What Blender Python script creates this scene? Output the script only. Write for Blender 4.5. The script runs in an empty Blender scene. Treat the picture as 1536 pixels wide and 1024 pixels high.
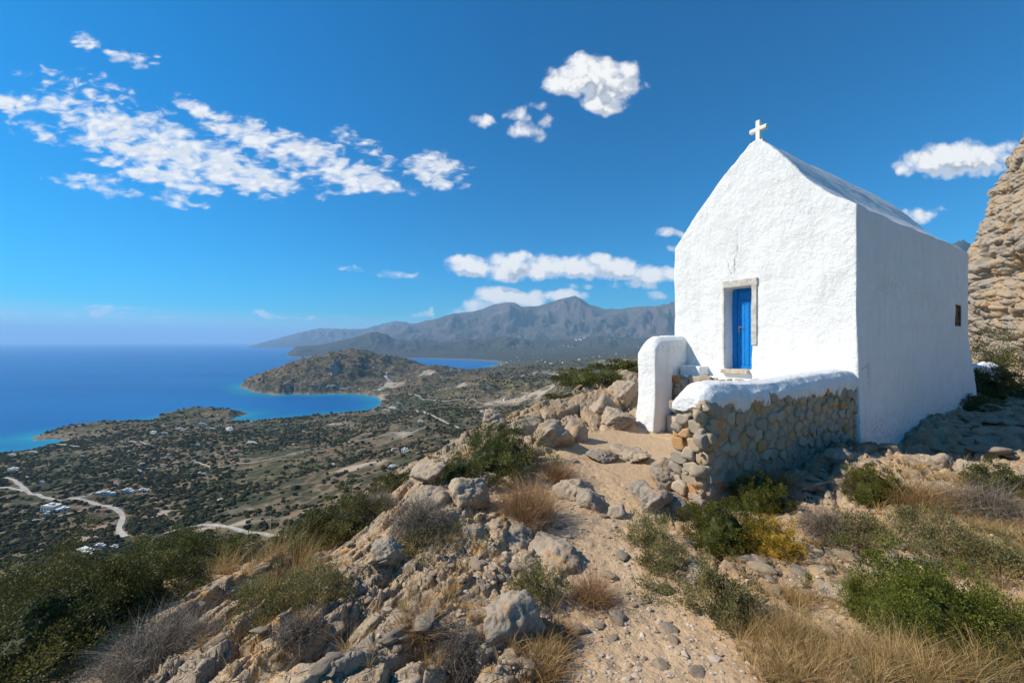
import bpy, bmesh, math, random
import numpy as np
from mathutils import Vector, Matrix

rng = np.random.default_rng(7)
random.seed(7)
SC = bpy.context.scene
COL = SC.collection
F, CX, CY = 597.0, 768.0, 512.0          # focal length and centre in pixels of the 1536 px photograph
SEA = -250.0                             # camera stands 250 m above the sea, at the origin
SUN_H = np.array([-0.9985, 0.055]); SUN_EL = math.radians(41)

# ------------------------------------------------------------------ helpers
def W(px, py, Y):
    return np.array([(px-CX)/F*Y, Y, (CY-py)/F*Y])

def sstep(a, b, x):
    t = np.clip((x-a)/(b-a), 0, 1)
    return t*t*(3-2*t)

def hsh(ix, iy, k=0):
    n = (ix.astype(np.int64)*374761393 + iy.astype(np.int64)*668265263 + (k*974711+1013904223)) & 0xffffffff
    n = ((n ^ (n >> 13))*1274126177) & 0xffffffff
    n = ((n ^ (n >> 15))*2246822519) & 0xffffffff
    return ((n ^ (n >> 16)) & 0xffffff)/float(0xffffff)

def vnoise(x, y, k=0):
    """gradient noise, about -1..1"""
    x = np.asarray(x, float); y = np.asarray(y, float)
    ix = np.floor(x); iy = np.floor(y); fx = x-ix; fy = y-iy
    u = fx*fx*fx*(fx*(fx*6-15)+10); v = fy*fy*fy*(fy*(fy*6-15)+10)
    def g(ox, oy):
        a = hsh(ix+ox, iy+oy, k)*2*math.pi
        return np.cos(a)*(fx-ox)+np.sin(a)*(fy-oy)
    a = g(0, 0); b = g(1, 0); c = g(0, 1); d = g(1, 1)
    return ((a+(b-a)*u)+((c+(d-c)*u)-(a+(b-a)*u))*v)*1.45

def fbm(x, y, o=5, k=0, gain=.5):
    s = 0; a = 1; t = 0
    for i in range(o):
        s = s+a*vnoise(x*2**i+17.3*i, y*2**i-9.1*i, k+i); t += a; a *= gain
    return s/t

def ridged(x, y, o=5, k=0, gain=.5):
    s = 0; a = 1; t = 0
    for i in range(o):
        s = s+a*(1-np.abs(vnoise(x*2**i+7.3*i, y*2**i-3.1*i, k+i))*1.6); t += a; a *= gain
    return s/t

def worley(x, y, k=0, jit=.9):
    """F1, F2, cell random, offset to the nearest point"""
    ix = np.floor(x); iy = np.floor(y)
    f1 = np.full(x.shape, 9.); f2 = f1.copy(); rx = np.zeros_like(f1); ry = np.zeros_like(f1)
    cr = np.zeros_like(f1); cr2 = np.zeros_like(f1); cr3 = np.zeros_like(f1)
    for ox in (-1, 0, 1):
        for oy in (-1, 0, 1):
            cx = ix+ox; cy = iy+oy
            h1 = hsh(cx, cy, k); h2 = hsh(cx, cy, k+51)
            dx = x-(cx+.5+(h1-.5)*jit); dy = y-(cy+.5+(h2-.5)*jit)
            d = np.hypot(dx, dy)
            m = d < f1
            f2 = np.where(m, f1, np.minimum(f2, d)); f1 = np.where(m, d, f1)
            rx = np.where(m, dx, rx); ry = np.where(m, dy, ry)
            cr = np.where(m, hsh(cx, cy, k+7), cr); cr2 = np.where(m, hsh(cx, cy, k+13), cr2)
            cr3 = np.where(m, hsh(cx, cy, k+29), cr3)
    return f1, f2, cr, cr2, cr3, rx, ry

def tag(o, label=None, cat=None, group=None, kind=None):
    if label: o['label'] = label
    if cat: o['category'] = cat
    if group: o['group'] = group
    if kind: o['kind'] = kind
    return o

def link(name, me, parent=None):
    o = bpy.data.objects.new(name, me); COL.objects.link(o)
    if parent is not None: o.parent = parent
    return o

def empty(name, loc=(0, 0, 0), rz=0):
    o = bpy.data.objects.new(name, None); COL.objects.link(o)
    o.location = loc; o.rotation_euler = (0, 0, rz); o.empty_display_size = .2
    return o

def mesh_np(name, V, Fc, mat, smooth=True, attrs=None, midx=None):
    """V (n,3), Fc (m,k) array or list of such arrays"""
    me = bpy.data.meshes.new(name)
    V = np.ascontiguousarray(V, dtype=np.float32)
    if not isinstance(Fc, list): Fc = [Fc]
    li = np.concatenate([f.ravel() for f in Fc]).astype(np.int32)
    lt = np.concatenate([np.full(len(f), f.shape[1]) for f in Fc])
    ls = np.concatenate([[0], np.cumsum(lt)[:-1]]).astype(np.int32)
    me.vertices.add(len(V)); me.vertices.foreach_set('co', V.ravel())
    me.loops.add(len(li)); me.loops.foreach_set('vertex_index', li)
    me.polygons.add(len(ls)); me.polygons.foreach_set('loop_start', ls)
    me.polygons.foreach_set('use_smooth', np.full(len(ls), smooth))
    for m in (mat if isinstance(mat, (list, tuple)) else [mat]): me.materials.append(m)
    if midx is not None: me.polygons.foreach_set('material_index', np.asarray(midx, np.int32))
    for k, a in (attrs or {}).items():
        me.attributes.new(k, 'FLOAT', 'POINT').data.foreach_set('value', np.ascontiguousarray(a, dtype=np.float32))
    me.update(calc_edges=True)
    return me

def grid_faces(nu, nv):
    i = np.arange(nu*nv).reshape(nu, nv)
    return np.stack([i[:-1, :-1], i[1:, :-1], i[1:, 1:], i[:-1, 1:]], -1).reshape(-1, 4)

def bm_mesh(name, bm, mats, smooth=False):
    me = bpy.data.meshes.new(name); bm.to_mesh(me); bm.free()
    for m in (mats if isinstance(mats, (list, tuple)) else [mats]): me.materials.append(m)
    me.polygons.foreach_set('use_smooth', np.full(len(me.polygons), smooth))
    return me

def bm_box(bm, x0, x1, y0, y1, z0, z1, mi=0, bev=0):
    vs = [bm.verts.new(p) for p in ((x0,y0,z0),(x1,y0,z0),(x1,y1,z0),(x0,y1,z0),(x0,y0,z1),(x1,y0,z1),(x1,y1,z1),(x0,y1,z1))]
    fs = [bm.faces.new([vs[i] for i in q]) for q in ((0,3,2,1),(4,5,6,7),(0,1,5,4),(1,2,6,5),(2,3,7,6),(3,0,4,7))]
    for f in fs: f.material_index = mi
    if bev:
        es = list({e for f in fs for e in f.edges})
        bmesh.ops.bevel(bm, geom=es, offset=bev, segments=2, affect='EDGES')
    return fs

# ------------------------------------------------------------------ node helpers
class NT:
    def __init__(s, tree): s.t = tree; s.n = tree.nodes; s.l = tree.links
    def put(s, inp, v):
        if isinstance(v, bpy.types.NodeSocket): s.l.new(v, inp)
        elif v is not None:
            if hasattr(inp, 'default_value'):
                try: inp.default_value = v
                except Exception: inp.default_value = tuple(v)+(1,)
    def add(s, typ, ins=None, **attrs):
        n = s.n.new(typ)
        for k, v in attrs.items(): setattr(n, k, v)
        for k, v in (ins or {}).items(): s.put(n.inputs[k], v)
        return n
    def math(s, op, a, b=None, c=None, clamp=False):
        n = s.add('ShaderNodeMath', operation=op, use_clamp=clamp)
        s.put(n.inputs[0], a); s.put(n.inputs[1], b); s.put(n.inputs[2], c)
        return n.outputs[0]
    def vmath(s, op, a, b=None):
        n = s.add('ShaderNodeVectorMath', operation=op)
        s.put(n.inputs[0], a); s.put(n.inputs[1], b)
        return n.outputs[0]
    def mix(s, f, a, b, mode='MIX'):
        n = s.add('ShaderNodeMix', data_type='RGBA', blend_type=mode)
        s.put(n.inputs[0], f)
        for i, v in ((6, a), (7, b)):
            s.put(n.inputs[i], v if isinstance(v, bpy.types.NodeSocket) else tuple(v)+((1,) if len(v) == 3 else ()))
        return n.outputs[2]
    def mixf(s, f, a, b):
        n = s.add('ShaderNodeMix', data_type='FLOAT')
        s.put(n.inputs[0], f); s.put(n.inputs[2], a); s.put(n.inputs[3], b)
        return n.outputs[0]
    def noise(s, vec, scale, detail=4, rough=.55, dist=0, col=False):
        n = s.add('ShaderNodeTexNoise', {'Vector': vec, 'Scale': scale, 'Detail': detail, 'Roughness': rough, 'Distortion': dist})
        return n.outputs['Color' if col else 'Fac']
    def vor(s, vec, scale, feature='F1', out='Distance', rand=1):
        n = s.add('ShaderNodeTexVoronoi', {'Vector': vec, 'Scale': scale, 'Randomness': rand}, feature=feature)
        return n.outputs[out]
    def ramp(s, f, a, b, c=0., d=1.):
        n = s.add('ShaderNodeMapRange', {'Value': f, 'From Min': a, 'From Max': b, 'To Min': c, 'To Max': d}, interpolation_type='SMOOTHSTEP')
        return n.outputs[0]
    def attr(s, name): return s.add('ShaderNodeAttribute', attribute_name=name).outputs['Fac']
    def mapping(s, vec, scale=(1,1,1), rot=(0,0,0), loc=(0,0,0)):
        return s.add('ShaderNodeMapping', {'Vector': vec, 'Scale': scale, 'Rotation': rot, 'Location': loc}).outputs[0]
    def bump(s, h, strength, dist, normal=None):
        return s.add('ShaderNodeBump', {'Height': h, 'Strength': strength, 'Distance': dist, 'Normal': normal}).outputs[0]

def material(name):
    m = bpy.data.materials.new(name); m.use_nodes = True
    t = m.node_tree; t.nodes.clear(); N = NT(t)
    out = N.add('ShaderNodeOutputMaterial')
    return m, N, out

def finish(N, out, color, rough=.9, normal=None, spec=.2, **kw):
    b = N.add('ShaderNodeBsdfPrincipled')
    N.put(b.inputs['Base Color'], color if isinstance(color, bpy.types.NodeSocket) else tuple(color)+(1,))
    N.put(b.inputs['Roughness'], rough); N.put(b.inputs['Normal'], normal)
    N.put(b.inputs['Specular IOR Level'], spec)
    for k, v in kw.items(): N.put(b.inputs[k], v)
    N.l.new(b.outputs[0], out.inputs['Surface'])
    return b

def objco(N): return N.add('ShaderNodeTexCoord').outputs['Object']

# ------------------------------------------------------------------ materials
def mat_rock_ground():
    m, N, out = material('limestone_and_soil')
    p = objco(N)
    n1 = N.noise(p, .9, 5); n2 = N.noise(p, 5, 6, .6); n3 = N.noise(p, 28, 5, .65); n4 = N.noise(p, 1.7, 5, .6)
    cid = N.attr('cid')
    rock = N.mix(N.ramp(n1, .35, .65), (.40, .30, .19), (.53, .39, .245))
    rock = N.mix(N.ramp(n2, .40, .72), rock, (.30, .25, .195))
    rock = N.mix(N.math('MULTIPLY', N.ramp(cid, .45, .95), .5), rock, (.27, .235, .195))
    rock = N.mix(N.math('MULTIPLY', N.ramp(cid, .30, .0), .55), rock, (.54, .44, .325))
    rock = N.mix(N.ramp(n3, .55, .78, 0, .45), rock, (.56, .47, .36))
    lich = N.math('MULTIPLY', N.ramp(n4, .47, .60), N.ramp(N.noise(p, 13, 5, .7), .47, .6))
    rock = N.mix(N.math('MULTIPLY', lich, .85), rock, (.52, .26, .06))
    pit = N.ramp(N.vor(p, 32), .13, .05)
    pitm = N.math('MULTIPLY', pit, N.ramp(N.noise(p, 3, 3), .48, .6))
    soil = N.mix(N.ramp(n2, .3, .7), (.50, .335, .18), (.41, .26, .135))
    soil = N.mix(N.ramp(n1, .45, .7), soil, (.56, .40, .24))
    peb = N.add('ShaderNodeTexVoronoi', {'Vector': p, 'Scale': 38.})
    pm = N.math('MULTIPLY', N.ramp(peb.outputs['Distance'], .42, .3), N.ramp(N.add('ShaderNodeSeparateColor', {0: peb.outputs['Color']}).outputs[0], .62, .7))
    soil = N.mix(N.math('MULTIPLY', pm, .75), soil, (.60, .53, .45))
    grit = N.noise(p, 120, 3, .7)
    soil = N.mix(N.ramp(grit, .5, .75, 0, .35), soil, (.25, .17, .11))
    rk = N.attr('rock')
    soil = N.mix(N.math('MULTIPLY', N.attr('path'), .6), soil, (.57, .41, .26))
    k = N.ramp(N.math('ADD', rk, N.math('MULTIPLY', N.math('SUBTRACT', n2, .5), .5)), .36, .56)
    col = N.mix(k, soil, rock)
    sl = N.attr('soilpocket')
    col = N.mix(N.math('MULTIPLY', sl, .75), col, (.36, .245, .155))
    h = N.math('ADD', N.math('MULTIPLY', n3, .6), N.math('MULTIPLY', grit, .25))
    h = N.math('ADD', h, N.math('MULTIPLY', N.noise(p, 9, 6, .62), 1.3))
    h = N.math('ADD', h, N.math('MULTIPLY', pm, .3))
    h = N.math('SUBTRACT', h, N.math('MULTIPLY', pitm, .5))
    cr = N.ramp(N.vor(N.mapping(p, (1, 1.7, 2.2), (.3, .2, .6)), 6.5, 'DISTANCE_TO_EDGE'), 0, .06)
    h = N.math('ADD', h, N.math('MULTIPLY', N.math('MULTIPLY', cr, k), .5))
    finish(N, out, col, .93, N.bump(h, .75, .035), .15)
    return m

def mat_stone(name, c1, c2, c3, lichen=.5, sc=1., bump=.6):
    """loose stones and boulders; colour also varies per object"""
    m, N, out = material(name)
    p = objco(N)
    rnd = N.add('ShaderNodeObjectInfo').outputs['Random']
    w = N.vmath('ADD', p, N.add('ShaderNodeCombineXYZ', {0: N.math('MULTIPLY', rnd, 37), 1: rnd}).outputs[0])
    n1 = N.noise(w, 3*sc, 6, .6); n2 = N.noise(w, 17*sc, 6, .65); n3 = N.noise(w, 60*sc, 4, .65)
    col = N.mix(N.ramp(n1, .35, .65), c1, c2)
    col = N.mix(N.ramp(n2, .45, .72, 0, .8), col, c3)
    col = N.mix(N.ramp(n3, .5, .8, 0, .4), col, (.62, .57, .50))
    lm = N.math('MULTIPLY', N.ramp(N.noise(w, 2.3*sc, 5, .65), .53, .64), N.ramp(N.noise(w, 20*sc, 5, .7), .44, .58))
    col = N.mix(N.math('MULTIPLY', lm, lichen), col, (.52, .27, .08))
    h = N.math('ADD', N.math('MULTIPLY', n2, 1.), N.math('MULTIPLY', n3, .4))
    h = N.math('ADD', h, N.math('MULTIPLY', N.noise(w, 7*sc, 6, .65), 1.5))
    finish(N, out, col, .92, N.bump(h, bump, .04/sc), .15)
    return m

def mat_plaster():
    m, N, out = material('whitewashed_plaster')
    p = objco(N)
    n1 = N.noise(p, 2.6, 5, .6); n2 = N.noise(p, 11, 6, .62); n3 = N.noise(p, 45, 4, .6)
    col = N.mix(N.ramp(n1, .35, .7), (.82, .815, .80), (.77, .765, .75))
    # flaking and rust specks with a shape of their own
    sp = N.math('MULTIPLY', N.ramp(N.noise(p, 22, 4, .75), .63, .69), N.ramp(N.noise(p, 1.1, 3), .52, .62))
    col = N.mix(N.math('MULTIPLY', sp, .75), col, (.50, .38, .28))
    st = N.noise(N.mapping(p, (3.2, 3.2, .28)), 2., 5, .6)
    col = N.mix(N.math('MULTIPLY', N.ramp(st, .50, .70), .42), col, (.66, .645, .61))
    col = N.mix(N.math('MULTIPLY', N.ramp(N.noise(p, .7, 4, .6), .5, .62), .22), col, (.70, .685, .65))
    sp2 = N.math('MULTIPLY', N.ramp(N.noise(p, 60, 3, .6), .70, .74), N.ramp(N.noise(p, 1.7, 3), .46, .6))
    col = N.mix(N.math('MULTIPLY', sp2, .5), col, (.35, .31, .28))
    rub = N.attr('dirt')
    col = N.mix(N.math('MULTIPLY', N.ramp(N.math('ADD', rub, N.math('MULTIPLY', N.math('SUBTRACT', n2, .5), 1.3)), .46, .72), .5), col, (.52, .44, .36))
    sp3 = N.math('MULTIPLY', N.ramp(N.noise(p, 26, 4, .7), .57, .63), N.ramp(rub, .12, .4))
    col = N.mix(N.math('MULTIPLY', sp3, .7), col, (.36, .28, .22))
    crk = N.attr('crack')
    col = N.mix(N.math('MULTIPLY', crk, .6), col, (.33, .31, .30))
    h = N.math('ADD', N.math('MULTIPLY', n2, 1.), N.math('MULTIPLY', n3, .22))
    h = N.math('ADD', h, N.math('MULTIPLY', n1, 1.4))
    ln = N.noise(N.mapping(p, (1, 1, 2.2), (.5, .3, .4)), 5, 5, .6, 1.6)
    h = N.math('ADD', h, N.math('MULTIPLY', N.ramp(N.math('ABSOLUTE', N.math('SUBTRACT', ln, .5)), 0, .05), .12))
    h = N.math('SUBTRACT', h, N.math('MULTIPLY', crk, .6))
    finish(N, out, col, .85, N.bump(h, .60, .04), .2)
    return m

def mat_simple(name, c, rough=.8, var=.15, sc=8., bump=.2, dist=.01, spec=.25):
    m, N, out = material(name)
    p = objco(N)
    n = N.noise(p, sc, 5, .6)
    d = tuple(max(0, x*(1-2*var)) for x in c); e = tuple(min(1, x*(1+var)) for x in c)
    col = N.mix(N.ramp(n, .3, .7), d, e)
    finish(N, out, col, rough, N.bump(N.noise(p, sc*4, 4), bump, dist), spec)
    return m

def mat_leaf(name, c1, c2, c3, trans=.25, dry=None):
    """leaves: attribute tint 0..1 runs c1 > c2 > c3"""
    m, N, out = material(name)
    t = N.attr('tint')
    col = N.mix(N.ramp(t, .0, .55), c1, c2)
    col = N.mix(N.ramp(t, .55, 1.), col, c3)
    if dry: col = N.mix(N.ramp(N.attr('dry'), .4, .6), col, dry)
    rnd = N.add('ShaderNodeObjectInfo').outputs['Random']
    hv = N.add('ShaderNodeHueSaturation', {'Hue': N.math('ADD', .49, N.math('MULTIPLY', rnd, .02)), 'Value': N.math('ADD', .85, N.math('MULTIPLY', rnd, .3)), 'Color': col})
    b = N.add('ShaderNodeBsdfPrincipled')
    N.put(b.inputs['Base Color'], hv.outputs[0]); b.inputs['Roughness'].default_value = .6; b.inputs['Specular IOR Level'].default_value = .25
    tr = N.add('ShaderNodeBsdfTranslucent', {'Color': hv.outputs[0]})
    mx = N.add('ShaderNodeMixShader', {0: trans, 1: b.outputs[0], 2: tr.outputs[0]})
    N.l.new(mx.outputs[0], out.inputs['Surface'])
    return m
# ------------------------------------------------------------------ world height functions (plan coordinates, camera at 0,0,0)
CP = [(768,1024,2.05),(1100,1024,2.0),(1536,1024,1.95),(1300,1024,1.95),(400,1024,2.1),(100,1024,2.5),(-200,1024,2.8),(1800,1024,2.0),
 (980,900,2.9),(980,800,3.9),(900,700,6.2),(940,655,8.3),(985,650,9.0),(880,645,8.6),
 (1050,768,4.65),(1280,668,6.75),(1160,715,5.6),
 (1420,900,2.75),(1536,850,3.0),(1300,800,3.7),(1450,760,4.0),(1536,716,4.4),(1400,697,5.1),(1330,674,6.2),(1440,702,6.4),(1536,702,6.2),(1365,686,6.75),(1470,640,8.3),
 (1460,600,10.9),(1536,640,8.5),(1700,640,8.5),(1536,520,16),(1480,500,18),(1536,560,12.5),(1700,480,18),
 (650,900,2.8),(450,900,3.0),(250,930,3.1),(610,800,3.9),(430,852,3.65),(520,846,3.75),(568,815,4.1),(580,770,4.9),(615,738,5.6),(540,845,5.2),(300,860,4.1),(100,930,3.4),(700,740,5.0),
 (650,708,6.2),(760,650,7.6),(830,634,8.6),(905,590,11),(960,560,13.5)]
CPX = np.array([W(*c) for c in CP])
def _tps(r2): return .5*r2*np.log(np.maximum(r2, 1e-9))
def _fit():
    n = len(CPX); d2 = ((CPX[:, None, :2]-CPX[None, :, :2])**2).sum(-1)
    A = np.zeros((n+3, n+3)); A[:n, :n] = _tps(d2)+np.eye(n)*.06
    A[:n, n:] = np.c_[np.ones(n), CPX[:, :2]]; A[n:, :n] = A[:n, n:].T
    return np.linalg.solve(A, np.r_[CPX[:, 2], 0, 0, 0])
TW = _fit()
def tps(X, Y):
    s = TW[-3]+TW[-2]*X+TW[-1]*Y
    for (cx, cy, _), w in zip(CPX, TW): s = s+w*_tps((X-cx)**2+(Y-cy)**2)
    return s
def edge_d(X, Y): return -.796*(X+3.1)+.605*(Y-4.0)+1.7*np.exp(-((X+2.05)/.95)**2-((Y-4.7)/1.1)**2)       # distance beyond the brow of the hill
def hill(X, Y):
    """height of the summit shoulder and the slope that falls from it to the plain"""
    X = np.asarray(X, float); Y = np.asarray(Y, float)
    d = edge_d(X, Y)+.5*vnoise(X*.35, Y*.35, 3)
    dd = np.maximum(d-.2, 0)
    e = np.clip(.605*X+.796*Y, -2, 19)
    dc = np.clip(d, -16, .2)
    qx = -3.1+.796*3.1*0 ; 
    # clamp the query point to the surveyed strip
    px = X+.796*(d-dc); py = Y-.605*(d-dc)
    e0 = .605*px+.796*py; de = np.clip(e0, -1.2, 19)-e0
    px = px+.605*de; py = py+.796*de
    z = tps(px, py)
    z = z-.78*(np.sqrt(dd*dd+.8)-.894)
    e1 = np.maximum(.605*X+.796*Y-16.5, 0)
    z = z-.5*(np.sqrt(e1*e1+4)-2)*sstep(-13, -7, d)
    back = np.maximum(-(.605*X+.796*Y)-1.5, 0)
    z = z-.25*back*sstep(-6, 0, d)
    # the mountainside that goes on rising to the right
    up = np.maximum(-d-13, 0)
    z = z+.45*(np.sqrt(up*up+9)-3)
    return z

COAST_PX = [(-1500,760),(-500,700),(-150,690),(0,681),(43,677),(83,668),(92,660),(43,657),(60,652),(100,645),(150,641),(175,637),(192,635),
 (220,633),(245,627),(290,622),(335,619),(367,620.5),(353,627),(343,633),(373,633),(420,629),(490,623),(547,619),(567,613),(580,603),(573,598),
 (553,593),(540,590.5),(480,591),(440,590),(417,592),(395,590),(380,588),(363,580),(373,575),(403,571),(399,562),(420,556),(450,552),(500,552),(560,555),
 (600,557.5),(617,558),(640,557.5),(673,558),(700,555.5),(733,552),(753,545),(745,542),(707,539.5),(660,538),(627,537.5),(560,537),(520,534),
 (480,531.5),(468,528),(446,523.5),(445,521.5),(470,520),(520,519),(620,519)]
CO = np.array([[(px-CX)/F*(-SEA*F/(py-CY)), -SEA*F/(py-CY)] for px, py in COAST_PX])
POLY = np.vstack([CO, [[9000, 34000], [90000, 34000], [90000, -3000], [CO[0, 0], -3000]]])
def coast(X, Y):
    """signed distance to the shore, land positive"""
    best = np.full(X.shape, 1e12); n = len(CO)
    for i in range(n-1):
        ax, ay = CO[i]; bx, by = CO[i+1]; vx, vy = bx-ax, by-ay
        t = np.clip(((X-ax)*vx+(Y-ay)*vy)/(vx*vx+vy*vy), 0, 1)
        best = np.minimum(best, (X-ax-t*vx)**2+(Y-ay-t*vy)**2)
    ins = np.zeros(X.shape, bool); P = POLY; m = len(P); j = m-1
    for i in range(m):
        c = ((P[i, 1] > Y) != (P[j, 1] > Y)) & (X < (P[j, 0]-P[i, 0])*(Y-P[i, 1])/(P[j, 1]-P[i, 1]+1e-12)+P[i, 0])
        ins ^= c; j = i
    d = np.sqrt(best)
    amp = np.clip(Y/55., 10, 70)
    return np.where(ins, d, -d)+amp*np.exp(-d/260.)*(.9*fbm(X/110., Y/110., 4, 15)+.5*vnoise(X/35., Y/35., 16))

# single hills: crest pixel, distance, half widths across / along the view
HILLS = [(150,627,1150,70,45,1.),(120,634,1110,50,30,1.),(257,603,1345,65,50,1.),(300,609,1340,110,60,.8),(225,622,1290,60,50,.8),
 (530,525,2560,290,470,1.),(455,551,2400,200,300,.9),(590,543,2800,230,300,.9),(480,545,2150,170,160,.8),(650,550,2350,140,230,1.),(700,566,2000,240,220,.7),
 (790,556,2200,260,260,.7),(740,575,1500,220,160,.6),(850,545,2900,400,300,.6),(980,535,3300,500,400,.7),(880,580,1200,180,200,.5),(770,572,1700,240,190,.7),(640,588,1600,150,150,.6),(690,625,1000,150,130,.5)]
RANGES = [
 (7800, 1500, [(430,531),(444,519.5),(480,517),(500,513),(530,506),(548,500),(565,497),(580,501),(592,508),(620,511),(650,513),(680,512),(700,508),(720,509),(760,504),(800,511),(850,509),(900,503),(950,507),(1010,503),(1100,505),(1500,500)]),
 (10800, 2300, [(520,526),(560,512),(620,498),(680,496),(720,491),(770,494),(830,486),(870,480),(905,472),(940,470),(970,462),(1010,452),(1060,455),(1200,450),(1440,440)]),
 (12500, 3600, [(470,522),(520,514),(545,505),(575,494),(600,490),(625,484),(640,480),(660,476),(677,470),(707,467),(725,461),(740,456),(757,454),(770,453),(783,460),(807,458),(822,453),(838,449),(852,445.5),(862,443.5),(872,448),(884,456),(905,462),(930,463),(960,459),(1010,458),(1100,445),(1250,430),(1350,395),(1425,400),(1445,396),(1536,400)]),
 (5200, 900, [(1395,420),(1412,385),(1427,366),(1440,357),(1452,361),(1470,370),(1536,385),(1620,420)]),
 (18000, 2600, [(370,520.3),(395,513),(417,507),(450,498),(480,491.5),(510,493),(545,493),(573,485),(597,480),(615,484),(640,487),(700,492),(760,490),(900,470),(930,468),(960,470),(1010,474)]),
]
def far_E(X, Y):
    """height above the sea, and shore distance"""
    d = coast(X, Y)
    land = np.maximum(d, 0)
    E = 7*(1-np.exp(-land/14.))+.052*np.minimum(land, 2600)+.012*np.maximum(np.minimum(land, 7000)-2600, 0)
    f = sstep(20, 500, land)
    E = E+f*(24*fbm(X/420., Y/420., 5, 11)+10*ridged(X/150., Y/150., 4, 21))
    for px, py, D, a, b, s in HILLS:
        hx = (px-CX)/F*D; top = (CY-py)/F*D-SEA
        q = ((X-hx)/a)**2+((Y-D)/b)**2
        m = q < 12
        if not m.any(): continue
        base = 25+.03*np.minimum(800, 300)
        w = np.exp(-q[m]**.85)
        nz = 1+.34*fbm(X[m]/90., Y[m]/90., 4, 31)*(1-w)*2+.20*ridged(X[m]/140.+.3*vnoise(X[m]/60, Y[m]/60, 5), Y[m]/140., 3, 37)*(1-w)
        E[m] = np.maximum(E[m], E[m]*(1-w*.6)+(top-10)*w*nz*sstep(-5, 22, d[m]) + 0*base)
    ed = np.maximum(-.796*(X+3.1)+.605*(Y-4.0), 0)
    E = E+95*np.exp(-ed/330.)*sstep(-650, -150, X)*f*sstep(2600, 900, Y)
    E = np.where(d > 0, E, np.maximum(d*.25, -30))
    for k, (D, wd, sil) in enumerate(RANGES):
        u = X/np.maximum(Y, 1.)*F+CX
        wx = X+.22*wd*fbm(X/(wd*.7), Y/(wd*.7), 4, 41+k); wy = Y+.25*wd*fbm(X/(wd*.6)+7, Y/(wd*.6), 4, 141+k)
        zs = np.interp(u, [a for a, _ in sil], [(CY-b)/F*D-SEA for _, b in sil], left=0, right=0)
        zs = np.maximum(zs, 0)
        yy = (Y-D)/wd
        prof = np.clip(1-np.abs(yy), 0, 1)
        s = wd/1.9
        rg = .7*ridged(wx/s, wy/s*.9, 6, 47+k, .55)+.3*ridged(wx/s*2.3, wy/s*1.6, 5, 147+k, .55)
        hh = zs*(prof**1.15)*(1+(rg-.60)*1.5*np.minimum(1, (1-prof)*3.))
        m = (prof > 0) & (zs > 1)
        E = np.where(m, np.maximum(E, hh), E)
    return E, d

def far_H(X, Y):
    E, d = far_E(X, Y)
    z = E+SEA
    r = np.hypot(X, Y)
    m = r < 1100
    if m.any():
        h = hill(X[m], Y[m])
        h = h+sstep(12, 60, r[m])*(2.2*fbm(X[m]/28., Y[m]/28., 4, 61)+9*fbm(X[m]/120., Y[m]/120., 3, 62)*sstep(30, 200, r[m]))
        a = z[m]; k = 14.
        g = np.clip(.5+.5*(h-a)/k, 0, 1)
        mx = a*(1-g)+h*g+k*g*(1-g)
        z[m] = np.where(h > a+k, h, mx)
    return z, E, d

# ------------------------------------------------------------------ near ground detail
def ray_near(px, py):
    lo, hi = 1.2, 40.
    for n in (160, 24):
        Ys = np.geomspace(lo, hi, n); X = (px-CX)/F*Ys; z = (CY-py)/F*Ys
        b = np.nonzero(z <= hill(X, Ys))[0]
        i = b[0] if len(b) else n-1
        lo, hi = Ys[max(i-1, 0)], Ys[i]*1.0001
    return X[i], Ys[i]
def path_line():
    pts = [(1010,1100),(985,1000),(950,920),(930,860),(915,800),(885,750),(880,715),(905,690),(930,668),(965,655)]
    return np.array([ray_near(*p) for p in pts])
PATH = path_line()
PWID = np.array([.40,.42,.44,.46,.55,.55,.65,.85,1.0,.9])
def path_mask(X, Y):
    best = np.full(X.shape, 9.)
    for i in range(len(PATH)-1):
        a, b = PATH[i], PATH[i+1]; v = b-a
        t = np.clip(((X-a[0])*v[0]+(Y-a[1])*v[1])/(v@v), 0, 1)
        q = np.hypot(X-a[0]-t*v[0], Y-a[1]-t*v[1])/(PWID[i]*(1-t)+PWID[i+1]*t)
        best = np.minimum(best, q)
    return sstep(1.5, .75, best+.35*fbm(X*2.5, Y*2.5, 3, 71))
ROCKPTS = [(500,950,1.),(300,980,.8),(700,900,1.),(650,740,1.),(600,850,.9),(400,880,.9),(740,800,.9),(830,640,1.),(905,600,1.),(820,830,.8),(760,700,.55),(790,740,.3),
 (870,1000,.75),(760,960,.8),(1000,930,.42),(1050,1000,.25),(960,700,.42),(980,740,.5),(1000,840,.3),(1100,900,.25),(1200,860,.42),(1300,840,.45),(1250,900,.42),(1180,800,.3),(1300,690,.8),(1230,700,.85),(1400,700,.8),
 (1450,720,.55),(1500,780,.15),(1420,860,.3),(1400,1000,.1),(1200,1000,.12),(1500,950,.15),(1300,940,.28),(1480,640,.9),(1536,600,.9),(1500,530,.9),(150,1000,.3),(200,900,.3),(870,905,.45),(880,940,.4),(560,770,.8),(1536,480,.8)]
RP = np.array([(*ray_near(a, b), c) for a, b, c in ROCKPTS])
def rock_mask(X, Y):
    s = 0; w = 0
    for x, y, c in RP:
        q = 1/(((X-x)**2+(Y-y)**2)/(x*x+y*y)*20+.02)**1.5
        s = s+q*c; w = w+q
    return s/w
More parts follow.
